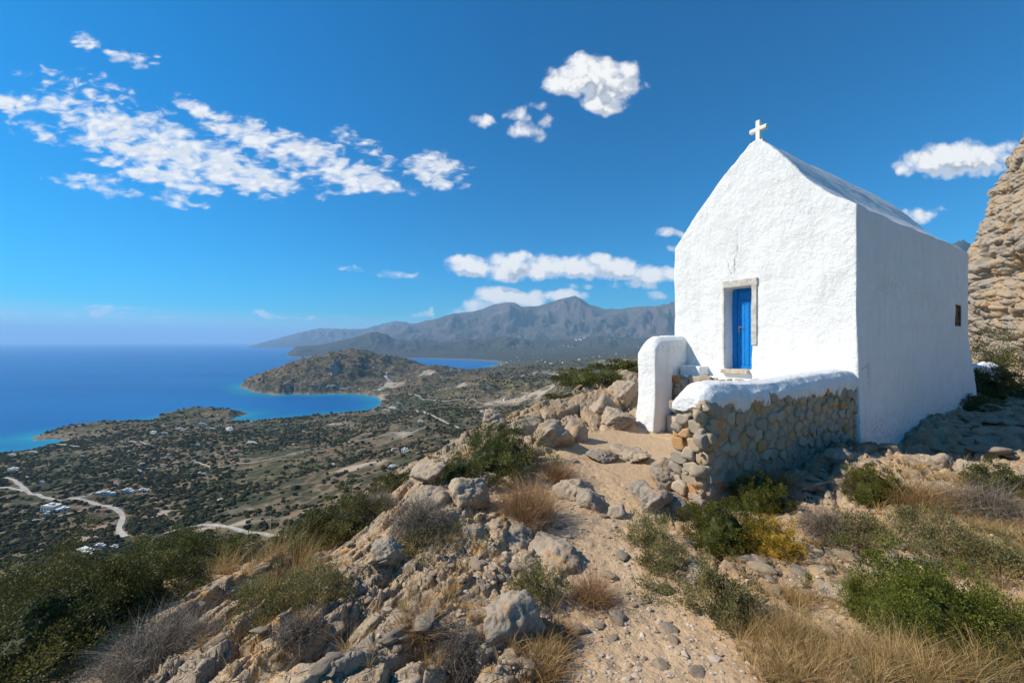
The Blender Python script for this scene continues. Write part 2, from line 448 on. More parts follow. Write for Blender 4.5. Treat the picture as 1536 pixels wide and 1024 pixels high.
def near_detail(X, Y):
    pm = path_mask(X, Y); rm = rock_mask(X, Y)*(1-.85*pm)
    rm = np.clip(rm+.22*fbm(X*1.3, Y*1.3, 4, 81)*(1-pm), 0, 1)
    fade = sstep(40, 18, np.hypot(X, Y))
    # bedding runs along the slope: stretch the cells that way
    ca, sa = math.cos(.95), math.sin(.95)
    wx = X+.16*fbm(X*1.8, Y*1.8, 3, 91); wy = Y+.16*fbm(X*1.8+9, Y*1.8, 3, 92)
    U = ca*wx+sa*wy; V = -sa*wx+ca*wy
    h = np.zeros_like(X); cid = None; pocket = None
    for i, (su, sv, A, tl, k) in enumerate(((1.7, .55, .15, .26, 100), (.55, .22, .105, .24, 110), (.21, .115, .056, .24, 120), (.085, .058, .022, .2, 130))):
        f1, f2, c1, c2, c3, rx, ry = worley(U/su, V/sv, k)
        e = f2-f1
        blk = (c1-.45)+((c2-.5)*rx+(c3-.6)*ry)*(2.2*tl*sv/A) - .42*sstep(.16, 0, e)+.30*np.sqrt(np.clip(1-(f1/.8)**2, 0, 1))
        g = 1. if i < 1 else (.35+.65*sstep(.35, .65, hsh(np.floor(U/1.0+.3*c1), np.floor(V/.8), 140+i)*.5+.5*(.5+.5*vnoise(U*1.1, V*1.6, 141+i))))
        h = h+A*blk*g*(1 if i else .9)
        if i == 1: cid = c1; pocket = sstep(.12, 0, e)*sstep(.2, -.6, blk)
        if i == 2: cid = .55*cid+.45*c2
    rk = sstep(.22, .75, rm)
    soil = .035*fbm(X*2.2, Y*2.2, 4, 151)+.012*fbm(X*11, Y*11, 3, 152)
    f1, f2, c1, c2, c3, rx, ry = worley(X/.11, Y/.11, 160)
    peb = np.where(c1 > .6, .030*c2*np.sqrt(np.clip(1-(f1/.42)**2, 0, 1)), 0)*(.4+rm)
    slab = np.clip(np.sin((U*.6+V*2.4)*3.2+2.2*fbm(X*1.1, Y*1.1, 3, 155)), -1, .3)*.035*sstep(.15, .3, rm)*(1-rk)
    z = (h*rk+(soil+peb+slab)*(1-.7*rk))*fade
    # smooth bulges of the outcrops
    z = z+fade*rk*(.10*fbm(X*.8, Y*.8, 3, 170)-.07)
    return z, rm, pm, cid, pocket*rk

def near_H(X, Y):
    X = np.atleast_1d(np.asarray(X, float)); Y = np.atleast_1d(np.asarray(Y, float))
    return hill(X, Y)+near_detail(X, Y)[0]

# keep the ground under the masonry from poking through
CH0 = np.array([6.062, 7.0]); CA = math.atan2(.5165, .8563); ca_, sa_ = math.cos(CA), math.sin(CA)
def to_ch(X, Y): 
    dx, dy = X-CH0[0], Y-CH0[1]
    return dx*ca_+dy*sa_, -dx*sa_+dy*ca_
def ch_w(x, y): return CH0[0]+x*ca_-y*sa_, CH0[1]+x*sa_+y*ca_

def build_near():
    nu, nv = 1150, 860
    oy = -.9
    a = np.radians(np.concatenate([np.linspace(-88, -62, 40)[:-1], np.linspace(-62, 62, nu-80), np.linspace(62, 88, 42)[1:]]))
    r = np.exp(np.linspace(math.log(1.5), math.log(46), nv))
    R, A = np.meshgrid(r, a)
    X = R*np.sin(A); Y = oy+R*np.cos(A)
    hz = hill(X, Y); dz, rm, pm, cid, pk = near_detail(X, Y)
    z = hz+dz
    lx, ly = to_ch(X, Y)
    ins = (lx > .15) & (lx < 7.3) & (ly > .12) & (ly < 3.6)
    z = np.where(ins, np.minimum(z, -2.0), z)
    z = np.where((lx > -4.4) & (lx < .2) & (ly > .1) & (ly < 3.6), np.minimum(z, np.where(lx < -1.5, hz-.02+.2*dz, -1.6)), z)
    me = mesh_np('ground', np.stack([X, Y, z], -1).reshape(-1, 3), grid_faces(len(a), nv)[:, ::-1], mat_rock_ground(),
                 attrs={'rock': rm.ravel(), 'path': pm.ravel(), 'cid': cid.ravel(), 'soilpocket': pk.ravel()})
    tag(link('ground', me), 'rocky limestone summit with a bare dirt path', 'ground', kind='structure')

# ------------------------------------------------------------------ far land and sea
BARE = [(540,700,55,12),(620,705,40,7),(380,780,60,14),(300,795,50,8),(360,765,25,14),(240,770,25,12),(700,660,60,8),(600,650,40,12),(510,635,25,8),(560,600,25,9),
 (590,575,22,14),(140,805,35,12),(160,790,30,8),(120,745,30,6),(640,560,20,6),(690,575,30,8),(745,605,25,10),(800,590,60,10),(850,560,50,6),(930,545,50,6),(765,518,25,5),(790,520,20,4),(840,528,16,4),(500,552,10,14),(300,808,30,8)]
GREEN = [(290,612,60,7),(230,650,40,8),(140,655,40,7),(350,655,45,8),(410,668,30,6),(230,645,20,6),(600,690,60,14),(420,700,80,20),(710,560,60,10),(780,570,60,10),(900,560,60,12)]
def px_of(X, Y, z):
    Ys = np.maximum(Y, 1.)
    return CX+X/Ys*F, CY-z/Ys*F
def ray_far(px, py):
    lo, hi = 120., 30000.
    for n in (420, 24):
        Ys = np.geomspace(lo, hi, n); X = (px-CX)/F*Ys; z = (CY-py)/F*Ys
        h, E, d = far_H(X, Ys)
        b = np.nonzero(z <= np.maximum(h, SEA))[0]
        i = b[0] if len(b) else n-1
        lo, hi = Ys[max(i-1, 0)], Ys[i]*1.0001
    return X[i], Ys[i], max(h[i], SEA)
BAREW = np.array([(*ray_far(a, b)[:2], c, e) for a, b, c, e in BARE])
GREENW = np.array([(*ray_far(a, b)[:2], c, e) for a, b, c, e in GREEN])
def patch(L, X, Y):
    m = np.zeros_like(X)
    for x, y, wp, hp in L:
        rx = wp/F*y; ry = np.minimum(hp/F*y*y/230., rx*1.6)
        q = ((X-x)/rx)**2+((Y-y)/ry)**2
        m = np.maximum(m, np.exp(-q*1.2))
    return m

def brown_of(X, Y, E):
    px, py = px_of(X, Y, E+SEA)
    pen = np.exp(-(((X+1000)/800)**2+((Y-2450)/850)**2)**2)
    return np.clip(pen+np.exp(-((X+190)/170)**2-((Y-640)/260)**2)+.8*np.exp(-((X+180)/420)**2-((Y-1900)/420)**2), 0, 1)

def mat_far():
    m, N, out = material('scrub_hillside')
    p = objco(N)
    n1 = N.noise(p, .004, 6, .6); n2 = N.noise(p, .02, 6, .62); n3 = N.noise(p, .11, 5, .65); n5 = N.noise(p, .0012, 5, .6)
    E = N.attr('elev'); bare = N.attr('bare'); gr = N.attr('green'); far = N.attr('far')
    soil = N.mix(N.ramp(n2, .35, .65), (.23, .16, .105), (.17, .13, .08))
    soil = N.mix(N.ramp(n1, .42, .62), soil, (.10, .095, .055))
    soil = N.mix(N.ramp(n3, .54, .68, 0, .7), soil, (.40, .31, .22))
    soil = N.mix(N.math('MULTIPLY', gr, .5), soil, (.125, .130, .045))
    soil = N.mix(N.math('MULTIPLY', N.attr('brown'), .75), soil, N.mix(N.ramp(n3, .3, .7), (.20, .135, .085), (.14, .10, .065)))
    bm_ = N.ramp(N.math('ADD', bare, N.math('MULTIPLY', N.math('SUBTRACT', n3, .5), 1.1)), .42, .75)
    soil = N.mix(N.math('MULTIPLY', bm_, .85), soil, (.42, .34, .26))
    # scrub too far off to stand as bushes
    v = N.vor(p, .075); v2 = N.vor(p, .024)
    dots = N.math('MULTIPLY', N.ramp(N.math('ADD', v, N.math('MULTIPLY', n1, -.35)), .38, .22), N.ramp(bare, .7, .2))
    dots2 = N.ramp(N.math('ADD', v2, N.math('MULTIPLY', n2, -.4)), .35, .15)
    soil = N.mix(N.math('MULTIPLY', dots, .75), soil, (.040, .048, .024))
    soil = N.mix(N.math('MULTIPLY', N.math('MULTIPLY', dots2, .7), N.ramp(E, 330, 150)), soil, (.042, .050, .026))
    soil = N.mix(N.math('MULTIPLY', N.ramp(far, 2700, 5200), .72), soil, N.mix(N.ramp(n2, .4, .6), (.036, .042, .030), (.070, .064, .046)))
    rockm = N.mix(N.ramp(n1, .35, .65), (.135, .105, .095), (.085, .072, .068))
    soil = N.mix(N.math('MULTIPLY', N.ramp(far, 2700, 5200), .72), soil, N.mix(N.ramp(n2, .4, .6), (.036, .042, .030), (.070, .064, .046)))
    rockm = N.mix(N.ramp(n5, .45, .6), rockm, (.070, .065, .052))
    col = N.mix(N.math('MULTIPLY', N.ramp(E, 140, 420), N.ramp(far, 7600, 10500)), soil, rockm)
    cliff = N.math('MULTIPLY', N.ramp(E, 14, 3), N.ramp(n3, .30, .60))
    col = N.mix(N.math('MULTIPLY', cliff, .6), col, (.33, .25, .185))
    h = N.math('ADD', n2, N.math('MULTIPLY', n3, .35))
    finish(N, out, col, .95, N.bump(h, .6, 9.), .05)
    return m

def build_far():
    nu, nv = 820, 860
    a = np.radians(np.linspace(-66, 66, nu))
    t = np.linspace(0, 1, nv)
    r = np.exp(math.log(38)+(math.log(32000)-math.log(38))*t)
    R, A = np.meshgrid(r, a)
    X = R*np.sin(A); Y = R*np.cos(A)
    z, E, d = far_H(X, Y)
    z = z-np.where(R < 48, .8, 0)
    E = z-SEA
    Fc = grid_faces(nu, nv)[:, ::-1]
    zf = E.ravel()[Fc].max(1)
    Fc = Fc[zf > -4]
    me = mesh_np('hills', np.stack([X, Y, z], -1).reshape(-1, 3), Fc, mat_far(),
                 attrs={'elev': E.ravel(), 'bare': patch(BAREW, X, Y).ravel(), 'green': patch(GREENW, X, Y).ravel(), 'far': R.ravel(), 'brown': brown_of(X, Y, E).ravel()})
    tag(link('hills', me), 'scrub covered coastal plain with headlands and mountains', 'terrain', kind='structure')

def build_sea():
    m, N, out = material('sea_water')
    p = objco(N)
    sh = N.attr('shore')
    big = N.noise(N.mapping(p, (.0006, .0022, 1)), 1., 5, .6)
    col = N.mix(N.ramp(big, .3, .7), (.002, .105, .31), (.003, .135, .37))
    col = N.mix(N.ramp(sh, .12, .75), col, (.006, .20, .34))
    col = N.mix(N.ramp(sh, .72, .97), col, (.015, .25, .40))
    fn = N.noise(p, .055, 4, .7)
    foam = N.math('MULTIPLY', N.ramp(N.math('ADD', sh, N.math('MULTIPLY', N.math('SUBTRACT', fn, .5), .16)), .955, .985), N.ramp(N.noise(p, .008, 3), .5, .62))
    col = N.mix(foam, col, (.80, .84, .85))
    w = N.noise(N.mapping(p, (.02, .05, 1)), 1., 6, .65)
    w2 = N.noise(N.mapping(p, (.15, .3, 1)), 1., 4, .6)
    finish(N, out, col, .42, N.bump(N.math('ADD', w, N.math('MULTIPLY', w2, .3)), .5, 3.), .10, IOR=1.33)
    nu, nv = 260, 520
    a = np.radians(np.linspace(-75, 75, nu)); r = np.exp(np.linspace(math.log(350), math.log(56000), nv))
    R, A = np.meshgrid(r, a); X = R*np.sin(A); Y = R*np.cos(A)
    d = coast(X, Y)
    s = np.exp(-np.maximum(-d, 0)/85.)
    s = np.where(Y > 4200, s*.55, s)
    me = mesh_np('sea', np.stack([X, Y, np.full_like(X, SEA)], -1).reshape(-1, 3), grid_faces(nu, nv)[:, ::-1], m, attrs={'shore': s.ravel()})
    tag(link('sea', me), 'deep blue sea with turquoise bays', 'sea', kind='structure')
# ------------------------------------------------------------------ chapel
ZB = -1.78                                             # chapel empty stands here; local z = world z - ZB
PROFILE = [(0,-2.5),(0,2.42),(.10,2.50),(.34,2.68),(.709,3.08),(1.113,3.66),(1.44,4.08),(1.60,4.24),(1.714,4.28),(1.84,4.25),(2.04,4.08),(2.494,3.70),(3.169,3.02),(3.60,2.50),(3.70,2.38),(3.70,-2.5)]
DOOR = (1.79, 2.375, -.63, 1.20)                       # y0,y1,z0,z1 (world z)

def eval_mods(o):
    dg = bpy.context.evaluated_depsgraph_get(); dg.update()
    me = bpy.data.meshes.new_from_object(o.evaluated_get(dg), depsgraph=dg)
    old = o.data; o.modifiers.clear(); o.data = me; bpy.data.meshes.remove(old)
    return me

def plaster_solid(name, bm, parent, voxel, cutters=(), smooth=4, amp=.012, mats=None, extra=None):
    """solid > remeshed and smoothed so that its edges are hand-rounded > uneven surface"""
    o = link(name, bm_mesh(name, bm, mats or PL), None)
    tmp = []
    for c in cutters:
        b2 = bmesh.new(); bm_box(b2, *c); oc = link('cut', bm_mesh('cut', b2, mats or PL)); tmp.append(oc)
        md = o.modifiers.new('b', 'BOOLEAN'); md.operation = 'DIFFERENCE'; md.object = oc; md.solver = 'EXACT'
    md = o.modifiers.new('r', 'REMESH'); md.mode = 'VOXEL'; md.voxel_size = voxel
    md = o.modifiers.new('s', 'SMOOTH'); md.iterations = smooth; md.factor = .5
    me = eval_mods(o)
    for oc in tmp: bpy.data.objects.remove(oc)
    n = len(me.vertices); co = np.empty(n*3, np.float32); me.vertices.foreach_get('co', co); co = co.reshape(-1, 3).astype(float)
    no = np.empty(n*3, np.float32); me.vertices.foreach_get('normal', no); no = no.reshape(-1, 3)
    x, y, z = co.T
    d = amp*(fbm(x*.9+y*1.1, z*1.0+y*.3, 3, 201)*1.6+.55*fbm(x*4+y*3.1+7, z*4.2-y*1.3, 4, 203)+.22*np.abs(vnoise(x*12+y*9, z*13-y*4, 205)))
    co = co+no*d[:, None]
    at = {'dirt': np.zeros(n), 'crack': np.zeros(n)}
    if extra: co = extra(co, no, at)
    me.vertices.foreach_set('co', co.astype(np.float32).ravel())
    for k, v in at.items(): me.attributes.new(k, 'FLOAT', 'POINT').data.foreach_set('value', v.astype(np.float32))
    me.polygons.foreach_set('use_smooth', np.full(len(me.polygons), True))
    if not me.materials: me.materials.append(PL)
    me.update()
    if parent is not None: o.parent = parent
    return o

def stones_face(name, parent, org, du, dv, dn, L, H, seed, smin=.05, smax=.20, clip=None, mat=None, n_try=9000):
    """a face of packed field stones; every stone a rounded block, all in the one mesh of the masonry"""
    r = np.random.default_rng(seed); pts = []
    sizes = np.sort(r.uniform(0, 1, n_try)**2.6)[::-1]*(smax-smin)+smin
    for s in sizes:
        u, v = r.uniform(0, L), r.uniform(0, H)
        ok = True
        for (a, b, q) in pts:
            if ((u-a)/1.12)**2+((v-b)/.88)**2 < (.84*(s+q)*.5)**2: ok = False; break
        if ok and (clip is None or clip(u, v)): pts.append((u, v, s))
    b = bmesh.new(); bmesh.ops.create_icosphere(b, subdivisions=3, radius=1)
    ico = np.array([v.co for v in b.verts]); fc = np.array([[v.index for v in f.verts] for f in b.faces]); b.free()
    VV, FF, T = [], [], []; off = 0
    for (u, v, s) in pts:
        p = ico/np.maximum(np.abs(ico).max(1)**.78, .2)[:, None]
        nk = r.normal(size=(7, 3)); nk /= np.linalg.norm(nk, axis=1)[:, None]; dk = r.uniform(.72, 1.0, 7)
        qq = p@nk.T; p = p*np.minimum(1, np.where(qq > .05, dk/np.maximum(qq, .05), 9).min(1))[:, None]
        k = int(r.integers(1e6))
        q = 1+.14*vnoise(ico[:, 0]*1.3+k, ico[:, 1]*1.3+ico[:, 2]*.9, 5)+.07*vnoise(ico[:, 0]*4+k, ico[:, 1]*4+ico[:, 2]*3, 6)
        p = p*q[:, None]
        an = r.normal(0, .22); c, sn = math.cos(an), math.sin(an)
        sx, sy, sz = s*.5*r.uniform(.95, 1.30), s*.5*r.uniform(.75, .98), s*r.uniform(.34, .5)
        lu, lv, ln = p[:, 0]*sx, p[:, 1]*sy, np.clip(p[:, 2], -1, r.uniform(.5, .75))*sz
        lu, lv = c*lu-sn*lv, sn*lu+c*lv
        P = org+np.outer(u+lu, du)+np.outer(v+lv, dv)+np.outer(ln+r.uniform(-.02, .015), dn)
        VV.append(P); FF.append(fc+off); off += len(P); T.append(np.full(len(P), r.uniform()))
    me = mesh_np(name, np.vstack(VV), np.vstack(FF), mat or STW, attrs={'tint': np.concatenate(T)})
    return link(name, me, parent)

def mat_wall_stone():
    m, N, out = material('field_stone_masonry')
    p = objco(N); t = N.attr('tint')
    n1 = N.noise(p, 6, 6, .6); n2 = N.noise(p, 30, 5, .65)
    c = N.mix(N.ramp(t, .0, .5), (.44, .355, .26), (.31, .26, .205))
    c = N.mix(N.ramp(t, .5, .9), c, (.45, .33, .205))
    c = N.mix(N.math('MULTIPLY', N.ramp(t, .86, .93), .75), c, (.46, .22, .07))
    c = N.mix(N.ramp(n1, .5, .72, 0, .6), c, (.44, .36, .27))
    c = N.mix(N.math('MULTIPLY', N.ramp(N.noise(p, 3.2, 5, .7), .58, .66), .55), c, (.45, .24, .08))
    c = N.mix(N.ramp(n2, .6, .75, 0, .5), c, (.54, .47, .38))
    c = N.mix(N.ramp(n2, .42, .3, 0, .4), c, (.17, .15, .13))
    h = N.math('ADD', n1, N.math('MULTIPLY', n2, .5))
    finish(N, out, c, .92, N.bump(h, .6, .025), .15)
    return m

def build_chapel():
    global PL, STW
    PL = mat_plaster(); STW = mat_wall_stone()
    root = empty('chapel', (CH0[0], CH0[1], ZB), CA)
    tag(root, 'small whitewashed chapel with steep gable and blue door on the rocky hilltop', 'chapel')
    bm = bmesh.new(); D = 7.4; nx = 14
    rows = []
    for i in range(nx+1):
        x = D*i/nx
        row = []
        for (y, z) in PROFILE:
            zz = z-.02*math.sin(x*.8)*(z > 2) - (.05 if i == nx and z > 2 else 0)
            row.append(bm.verts.new((x, y, zz-ZB)))
        rows.append(row)
    for a, b in zip(rows[:-1], rows[1:]):
        for j in range(len(PROFILE)):
            k = (j+1) % len(PROFILE); bm.faces.new([a[j], b[j], b[k], a[k]])
    bm.faces.new(rows[0][::-1]); bm.faces.new(rows[-1])
    bmesh.ops.recalc_face_normals(bm, faces=bm.faces)
    y0, y1, z0, z1 = DOOR
    cuts = [(-.3, .36, y0, y1, z0-ZB, z1-ZB), (6.17, 6.78, -.3, .12, .40-ZB, .95-ZB)]
    def extra(co, no, at):
        x, y, z = co.T; wz = z+ZB
        side = (y < .2)
        # battered foot of the side wall, spreading towards the far corner
        fl = sstep(.6, -1.7, wz)*(.02+.13*sstep(3.5, 7.4, x)**2+.05*sstep(1, 0, x))
        co[:, 1] -= np.where(y < 1.8, fl*sstep(1.8, .2, y), 0)
        co[:, 0] += np.where(x > 7, fl*.4, 0)
        fx = np.where(x < .2, sstep(.4, -1., wz)*.04, 0); co[:, 0] -= fx
        at['dirt'] = np.where(side, .50*sstep(-1.0, -1.7, wz)+.42*np.exp(-((wz-1.0+.25*vnoise(x*1.5, z*1.5, 9))/.35)**2)*sstep(.1, 1.2, x)*sstep(6.5, 3.5, x)+.25*np.exp(-((x-.45)/.18)**2-((wz+.55)/.25)**2)*2, 0)
        yy = 2.12+.10*fbm(wz*2.2, wz*0+.3, 4, 211)
        cr = sstep(.016, .006, np.abs(y-yy))*(x < .15)*sstep(1.45, 1.6, wz)*sstep(2.6, 2.0, wz)
        yy2 = 2.16+(wz-1.33)*.35+.04*vnoise(wz*6, wz*0, 212)
        cr = np.maximum(cr, .7*sstep(.014, .005, np.abs(y-yy2))*(x < .15)*sstep(1.3, 1.35, wz)*sstep(2.0, 1.7, wz))
        xx = .40+.05*vnoise(wz*7, wz*0, 214)
        cr = np.maximum(cr, .8*sstep(.016, .006, np.abs(x-xx))*side*sstep(-.95, -.8, wz)*sstep(-.42, -.5, wz))
        cz = -.46+.06*vnoise(x*4, x*0, 213)
        cr = np.maximum(cr, sstep(.016, .006, np.abs(wz-cz))*side*sstep(.05, .1, x)*sstep(.55, .45, x))
        at['crack'] = cr
        return co
    plaster_solid('wall', bm, root, .028, cuts, 5, .016, extra=extra)
    # stone lintel and jambs, a little proud of the plaster
    DS = mat_simple('pale_door_stone', (.58, .54, .47), .85, .12, 9, .5, .012)
    bm = bmesh.new()
    for q in ((-.035, .03, y0-.13, y1+.04, z1+.0, z1+.165), (-.03, .03, y0-.115, y0-.003, z0+.55, z1-.003), (-.028, .03, y1+.003, y1+.055, z0+.1, z1-.003)):
        bm_box(bm, q[0], q[1], q[2], q[3], q[4]-ZB, q[5]-ZB)
    def fx(co, no, at):
        return co+no*(.008*fbm(co[:, 1]*6, co[:, 2]*6, 3, 220))[:, None]
    plaster_solid('door_frame', bm, root, .014, (), 2, .004, mats=DS, extra=fx)
    TS = mat_simple('worn_threshold_stone', (.50, .42, .32), .9, .15, 7, .6, .02)
    bm = bmesh.new(); bm_box(bm, -.14, .33, y0+.02, y1+.03, z0-.075-ZB, z0+.012-ZB)
    plaster_solid('threshold', bm, root, .014, (), 3, .008, mats=TS)
    # blue double door of vertical boards
    BL = mat_simple('blue_gloss_paint', (.004, .21, .62), .42, .10, 14, .15, .004, .35)
    xd = .315
    door = link('door', None and 0 or bm_mesh('door', _door_bm(y0, y1, z0, z1, xd), BL), root)
    bm = bmesh.new()
    zz = z0+.92
    bm_box(bm, xd-.035, xd-.028, y1-.17, y1-.13, zz-.09-ZB, zz+.07-ZB, 0, .003)
    bm_box(bm, xd-.07, xd-.03, y1-.16, y1-.14, zz+.02-ZB, zz+.04-ZB, 0, .004)
    bm_box(bm, xd-.07, xd-.056, y1-.24, y1-.14, zz+.02-ZB, zz+.037-ZB, 0, .004)
    link('handle', bm_mesh('handle', bm, mat_simple('dull_steel', (.35, .34, .32), .45, .1, 20, .1, .002, .5)), door)
    # side window with brown shutter
    WD = mat_simple('weathered_brown_wood', (.17, .10, .055), .85, .25, 16, .5, .008)
    bm = bmesh.new()
    for k in range(4): bm_box(bm, 6.21+.133*k, 6.21+.133*k+.126, .055, .08, .44-ZB, .91-ZB, 0, .004)
    for q in (.50, .80): bm_box(bm, 6.22, 6.73, .035, .0545, q-ZB, q+.06-ZB, 0, .004)
    win = link('window', bm_mesh('window', bm, WD), root)
    bm = bmesh.new()
    bm_box(bm, 6.165, 6.205, .015, .11, .40-ZB, .95-ZB, 0, .004); bm_box(bm, 6.745, 6.785, .015, .11, .40-ZB, .95-ZB, 0, .004)
    bm_box(bm, 6.206, 6.744, .017, .11, .912-ZB, .95-ZB, 0, .004); bm_box(bm, 6.206, 6.744, .017, .11, .40-ZB, .438-ZB, 0, .004)
    link('frame', bm_mesh('frame', bm, WD), win)
    # cross on the gable
    CR = mat_simple('pale_cross_stone', (.80, .77, .70), .8, .06, 12, .4, .008)
    bm = bmesh.new(); yc = 1.72; zc = 4.20-ZB
    bm_box(bm, .10, .19, yc-.045, yc+.045, zc, zc+.53); bm_box(bm, .101, .189, yc-.175, yc+.175, zc+.30, zc+.39)
    bm_box(bm, .04, .25, yc-.13, yc+.13, zc-.12, zc+.075)
    plaster_solid('cross', bm, root, .010, (), 1, .002, mats=CR)

    # ---- parapet in front: plastered cap over field stones
    pr = empty('parapet_wall', (*ch_w(-2.2, .2), -2.0), CA)
    tag(pr, 'low wall of rounded field stones under a thick whitewashed cap', 'wall')
    def L(x, y): return x+2.2, y-.2
    bm = bmesh.new(); segs = 20; ring = []
    for i in range(segs+1):
        f = i/segs; x = -4.44+4.50*f
        e = min(1, max(0, (x+4.46)/.42)); top = -.515-.26*(1-math.sqrt(1-(1-e)**2))-.03*math.sin(x*1.7); hw = .225
        bot = -.84+.035*math.sin(x*9)+.03*math.sin(x*17+1)
        pr_ = [(-hw, bot), (-hw-.015, bot+.12), (-hw+.02, top-.12), (-hw+.09, top-.03), (0, top), (hw-.09, top-.03), (hw, top-.12), (hw, bot)]
        ring.append([bm.verts.new((L(x, 0)[0], p[0], p[1]+2.0)) for p in pr_])
    for a, b in zip(ring[:-1], ring[1:]):
        for j in range(8): bm.faces.new([a[j], a[(j+1) % 8], b[(j+1) % 8], b[j]])
    bm.faces.new(ring[0]); bm.faces.new(ring[-1][::-1]); bmesh.ops.recalc_face_normals(bm, faces=bm.faces)
    def ex(co, no, at):
        x, y, z = co.T; wz = z-2.0
        j = .07*vnoise(x*5, y*3, 231)+.05*vnoise(x*13, y*7, 232)
        co[:, 2] -= np.where(wz < -.72, np.maximum(j, -.05)*sstep(-.72, -.84, wz), 0)
        at['dirt'] = .55*sstep(-.66, -.86, wz+.06*vnoise(x*6, y*6, 233))
        return co
    plaster_solid('plaster_cap', bm, pr, .02, (), 3, .03, extra=ex)
    # core behind the stones
    MO = mat_simple('dark_earth_mortar', (.40, .315, .225), .95, .2, 10, .6, .02)
    bm = bmesh.new(); bm_box(bm, L(-4.36, 0)[0], L(-.16, 0)[0], -.196, .18, -.5, 1.20)
    link('wall_core', bm_mesh('wall_core', bm, MO), pr)
    o3 = lambda x, y, z: np.array([L(x, 0)[0], y, z+2.0])
    stones_face('stone_face', pr, o3(-4.44, -.175, -2.12), np.array([1., 0, 0]), np.array([0, 0, 1.]), np.array([0, -1., 0]), 4.42, 1.37, 3)
    stones_face('stone_face', pr, o3(-4.38, .2, -2.12), np.array([0, -1., 0]), np.array([0, 0, 1.]), np.array([-1., 0, 0]), .40, 1.36, 4, .08, .18)

    # ---- pillar wall on the other side of the steps
    pw = empty('buttress_wall', (*ch_w(-.7, 3.45), -2.1), CA)
    tag(pw, 'thick white plastered end wall with rounded top left of the chapel front', 'wall')
    bm = bmesh.new()
    def slab(x0, x1, y0, y1, ztop, n=10, round0=.35):
        ring = []
        for i in range(n+1):
            x = x0+(x1-x0)*i/n
            e = min(1, max(0, (x-x0+.02)/round0)) if round0 else 1
            t = ztop(x)-(.30*(1-math.sqrt(max(0, 1-(1-e)**2))) if round0 else 0)
            yc, hw = (y0+y1)/2-3.45, (y1-y0)/2
            q = [(-hw, -.6), (-hw, t-.14), (-hw+.10, t-.03), (0, t), (hw-.16, t-.06), (hw-.02, t-.24), (hw, -.6)]
            ring.append([bm.verts.new((x+.7, yc+a, (b+2.1 if k not in (0, 6) else b))) for k, (a, b) in enumerate(q)])
        m = 7
        for a, b in zip(ring[:-1], ring[1:]):
            for j in range(m): bm.faces.new([a[j], a[(j+1) % m], b[(j+1) % m], b[j]])
        bm.faces.new(ring[0]); bm.faces.new(ring[-1][::-1])
    slab(-1.32, -.72, 3.22, 3.74, lambda x: .14, 8)
    slab(-.80, .06, 3.32, 3.72, lambda x: .16, 8, 0)
    bmesh.ops.recalc_face_normals(bm, faces=bm.faces)
    def exb(co, no, at):
        x, y, z = co.T
        fl = sstep(.9, -.1, z)*.07
        co[:, 0] -= np.where(x < 0, fl, 0); co[:, 1] += np.where(y > .1, fl, 0)
        at['dirt'] = .5*sstep(.35, -.1, z+.1*vnoise(x*5+y*5, z*5, 3))+.4*np.exp(-((z-1.95)/.12)**2)*(y < -.12)
        return co
    plaster_solid('plaster', bm, pw, .022, (), 4, .02, extra=exb)

    # ---- terrace before the door with its steps
    tr = empty('terrace', (*ch_w(-1, 1.9), -2.1), CA)
    tag(tr, 'small stone-faced terrace with steps between parapet and white end wall', 'terrace')
    FL = mat_simple('pale_terrace_floor', (.55, .50, .43), .9, .12, 4, .5, .02)
    bm = bmesh.new(); bm_box(bm, .46, 1.05, -1.45, 1.38, -.6, 1.30)
    plaster_solid('paving', bm, tr, .03, (), 2, .012)
    stones_face('stone_face', tr, np.array([.44, 1.36, -.1]), np.array([0, -1., 0]), np.array([0, 0, 1.]), np.array([-1., 0, 0]), 2.7, 1.38, 8, .10, .24)
    bm = bmesh.new(); bm_box(bm, -.02, .34, -.3, 1.24, -.5, .40); bm_box(bm, .20, .42, -.29, 1.23, -.5, .72)
    plaster_solid('step', bm, tr, .02, (), 3, .015, mats=TS)
    bm = bmesh.new(); bm_box(bm, .62, 1.06, .85, 1.36, 1.2, 1.52)
    plaster_solid('bench', bm, tr, .025, (), 4, .015)

def _door_bm(y0, y1, z0, z1, xd):
    bm = bmesh.new(); g = ZB
    bm_box(bm, xd, xd+.03, y0-.02, y1+.02, z0-g, z1+.02-g)
    # frame stiles, rails, boards
    bm_box(bm, xd-.028, xd-.002, y1-.11, y1-.002, z0+.004-g, z1-.004-g, 0, .006)
    bm_box(bm, xd-.028, xd-.002, y0+.002, y0+.055, z0+.004-g, z1-.004-g, 0, .006)
    w = (y1-.115-(y0+.06))/5
    for k in range(5):
        a = y0+.06+w*k
        bm_box(bm, xd-.018, xd-.003, a+.002, a+w-.002, z0+.10-g, z1-.36-g, 0, .004)
    bm_box(bm, xd-.026, xd-.0025, y0+.06, y1-.115, z1-.355-g, z1-.30-g, 0, .005)
    bm_box(bm, xd-.026, xd-.0025, y0+.06, y1-.115, z1-.05-g, z1-.005-g, 0, .005)
    bm_box(bm, xd-.016, xd-.003, y0+.10, y1-.16, z1-.275-g, z1-.075-g, 0, .008)
    bm_box(bm, xd-.026, xd-.0025, y0+.06, y1-.115, z0+.006-g, z0+.095-g, 0, .005)
    bm_box(bm, xd-.034, xd-.019, y0+.06+2*w-.018, y0+.06+2*w+.018, z0+.02-g, z1-.31-g, 0, .005)
    return bm

